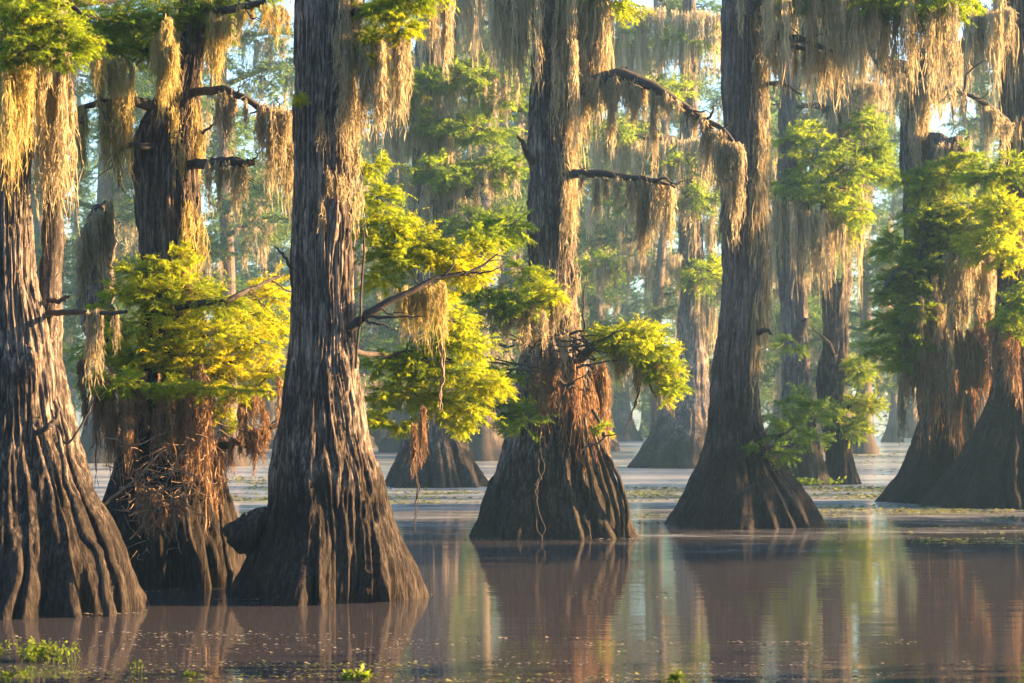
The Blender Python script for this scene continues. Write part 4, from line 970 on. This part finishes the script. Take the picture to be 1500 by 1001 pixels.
vine('rope_vine', 'thin twisted vine running down the dark front of the middle tree base', [(790, 630, 0), (788, 690, 0), (787, 730, -.1), (790, 792, -.2)], 31.2, [.013, .011, .012, .008], M_LIMB, .03)
vine('thread_vine', 'hair-thin dark vine trailing from the hanging root toward the water', [(607, 660, 0), (610, 720, 0), (608, 780, 0)], 22.6, [.012, .008, .004], M_LIMB, .01)
vine('dangling_vine', 'straight brown vine dangling through the yellow foliage', [(646, 460, 0), (647, 540, 0), (645, 600, 0)], 22.1, [.016, .016, .010], M_TWIG, .01)
vine('bare_vine', 'thin curled bare stem under the right bough of the middle tree', [(938, 545, 0), (928, 600, 0), (912, 640, 0)], 31.4, [.015, .012, .006], M_LIMB, .015)


# tangle of dead twigs caught in the roots
def tangle():
    r = np.random.default_rng(66); c = at(240, 725, 21.9); g = Geo(4); mo = Geo(3)
    root = bpy.data.objects.new('twig_tangle', None); COL.objects.link(root); root.location = c
    tag(root, 'nest-like tangle of dead twigs caught in the hanging roots', 'twigs')
    for k, (p, rd) in enumerate([([(150, 742), (200, 700), (248, 652)], .014), ([(175, 655), (205, 650), (240, 636)], .010), ([(188, 756), (225, 742), (262, 728)], .012), ([(190, 790), (210, 772), (232, 765)], .010),
                                 ([(175, 715), (205, 712), (235, 722), (268, 705)], .009), ([(252, 740), (258, 780), (265, 812)], .009), ([(225, 700), (260, 690), (295, 700)], .008), ([(200, 720), (240, 735), (275, 725)], .009), ([(296, 640), (262, 670), (240, 720)], .009), ([(150, 640), (180, 648), (210, 664)], .007)]):
        gg = Geo(4); tube(gg, [at(x, y, 21.9 + r.normal(0, .12)) for x, y in p], [rd] * (len(p) - 1) + [rd * .4], 5, 16, .008, k)
        gg.build('branch', M_TWIG, root, c, True)
    for k in range(130):
        a = c + np.array([r.normal(-.02, .22), r.normal(0, .15), r.normal(0, .22)]); d = r.normal(0, 1, 3); d /= np.linalg.norm(d)
        b = a + d * r.uniform(.08, .34)
        tube(g, [a, (a + b) / 2 + r.normal(0, .03, 3), b], [.0065, .005, .002], 3, 5, .004, k)
    g.build('fine_twigs', M_TWIG, root, c, True, 'stuff')
    for k in range(12):
        festoon(mo, c + np.array([r.normal(0, .16), r.normal(0, .1), r.normal(0, .14)]), .1, r.uniform(.3, .65), 26, r, .5, 22)
    mo.build('rootlets', M_ROOT, root, c, False, 'stuff')
tangle()

# ================================================================== on the water
M_DUCK = leafy_mat('duckweed', [(0, (0.06, 0.09, 0.02)), (0.5, (0.15, 0.17, 0.03)), (1, (0.28, 0.26, 0.06))], (1, 1, 1), 0.1)
M_DEBRIS = flat_mat('floating_bits', (0.09, 0.08, 0.06), (0.20, 0.18, 0.14), 30)
M_WEED = leafy_mat('water_weed', [(0, (0.04, 0.07, 0.012)), (0.5, (0.11, 0.17, 0.015)), (1, (0.20, 0.24, 0.02))], (1.6, 1.6, 1), 0.45)


def floaters(name, label, cat, bands, mat, size, kind='stuff', seed=3):
    """small flat pieces lying on the water, gathered into streaks; bands = (px0, px1, py0, py1, count)"""
    r = np.random.default_rng(seed); g = Geo(3)
    for (x0, x1, y0, y1, n) in bands:
        ns = max(3, n // 40); sx = r.uniform(x0, x1, ns); sy = r.uniform(y0, y1, ns); sw = r.uniform(.1, .35, ns) * (x1 - x0); k = r.integers(0, ns, n)
        px = np.where(r.random(n) < .12, r.uniform(x0, x1, n), sx[k] + r.normal(0, 1, n) * sw[k]); py = sy[k] + r.normal(0, .022, n) * (y1 - y0)
        ok = (px > x0 - 15) & (px < x1 + 15); px, py = px[ok], py[ok]; n_ = len(px)
        Y = CAMZ * FPX / (py - HY); X = (px - 750) / FPX * Y
        s = size * r.uniform(.4, 1.5, n_) * Y / 17
        a = r.random(n_) * 6.283
        c = np.stack([X, Y, np.full(n_, .006) + r.random(n_) * .006], 1)
        V = np.stack([c + np.stack([np.cos(a + q) * s, np.sin(a + q) * s * .8, np.abs(r.normal(0, .25, n_)) * s * (q > 2)], 1) for q in (0, 2.1, 4.2)], 1)
        g.add(V, np.arange(n_ * 3).reshape(-1, 3), np.repeat(r.random(n_), 3))
    o = g.build(name, mat); tag(o, label, cat, kind=kind); return o


floaters('floating_debris', 'pale specks of bark and leaf litter drifting in streaks on the near water', 'debris', [
    (0, 620, 932, 1001, 900), (560, 1010, 958, 1001, 420), (150, 600, 900, 945, 260), (1040, 1190, 938, 960, 160), (1000, 1310, 968, 1001, 420), (985, 1205, 768, 774, 260), (695, 925, 785, 791, 120), (330, 620, 872, 884, 200), (120, 360, 856, 868, 120), (0, 200, 890, 902, 120), (690, 1000, 850, 880, 24), (560, 700, 810, 950, 60), (1300, 1500, 930, 1001, 60), (700, 1000, 930, 960, 160)], M_DEBRIS, .016)
floaters('floating_duckweed', 'yellow-green duckweed rafts around the feet of the right-hand trees', 'duckweed', [
    (900, 1060, 714, 736, 1500), (1170, 1330, 712, 732, 1600), (1180, 1500, 742, 752, 1100), (1340, 1500, 790, 798, 420), (560, 700, 716, 740, 900), (330, 400, 700, 735, 700), (1300, 1500, 752, 785, 200), (880, 1300, 755, 768, 500), (90, 620, 972, 1001, 800), (620, 1100, 985, 1001, 260), (1180, 1400, 652, 700, 500)], M_DUCK, .020, seed=8)


def weed(name, label, px, py, spread, hgt, n, seed, group=None, leaf=.05):
    Y = CAMZ * FPX / (py - HY); c = np.array([(px - 750) / FPX * Y, Y, 0]); r = np.random.default_rng(seed)
    root = bpy.data.objects.new(name, None); COL.objects.link(root); root.location = c; tag(root, label, 'plant', group)
    st = Geo(4); lf = Geo(3)
    for k in range(n):
        a = c + np.array([r.normal(0, spread), r.normal(0, spread * .5), -.01]); b = a + np.array([r.normal(0, hgt * .25), r.normal(0, hgt * .2), hgt * r.uniform(.5, 1.1)])
        tube(st, [a, (a + b) / 2 + r.normal(0, hgt * .05, 3), b], [.004, .003, .0015], 4, 4, 0, k)
        m = 5; t = r.uniform(.35, 1, m); p = a + (b - a) * t[:, None]; d = r.normal(0, 1, (m, 3)); d[:, 2] = np.abs(d[:, 2]) * .5
        d /= np.linalg.norm(d, axis=1)[:, None]; s = np.cross(d, r.normal(0, 1, (m, 3))); s /= np.linalg.norm(s, axis=1)[:, None]
        L = leaf * r.uniform(.6, 1.3, m)[:, None]
        V = np.stack([p, p + d * L * .55 + s * L * .32, p + d * L, p + d * L * .55 - s * L * .32], 1)
        base = np.arange(m)[:, None] * 4; F = np.concatenate([base + [0, 1, 2], base + [0, 2, 3]])
        lf.add(V, F, np.repeat(np.clip(r.normal(.6, .2, m), 0, 1), 4))
    st.build('stems', M_WEED, root, c, True, 'stuff'); lf.build('leaves', M_WEED, root, c, False, 'stuff')


weed('water_weed', 'low patch of bright green water weed near the left edge', 62, 968, .16, .16, 70, 4, 'small plants rooted in the near water', .035)
weed('water_weed', 'small green sprig at the very bottom left corner', 22, 1000, .06, .12, 14, 5, 'small plants rooted in the near water', .04)
weed('water_weed', 'leafy sprig floating in front of the tallest trunk', 528, 996, .05, .07, 12, 6, 'small plants rooted in the near water', .06)
weed('water_weed', 'tiny lone sprig near the bottom edge under the middle tree reflection', 990, 998, .02, .07, 6, 7, 'small plants rooted in the near water', .05)
weed('water_weed', 'upright thin sprig standing before the root-hung tree', 201, 985, .02, .11, 5, 8, 'small plants rooted in the near water', .025)
weed('water_weed', 'little green sprig between the root-hung and tallest trees near the bottom edge', 280, 992, .04, .05, 8, 9, 'small plants rooted in the near water', .03)
weed('water_weed', 'sunlit weed tuft on the raft at the foot of the slender forked tree', 1185, 712, .5, .22, 40, 10, 'small plants rooted in the near water', .12)
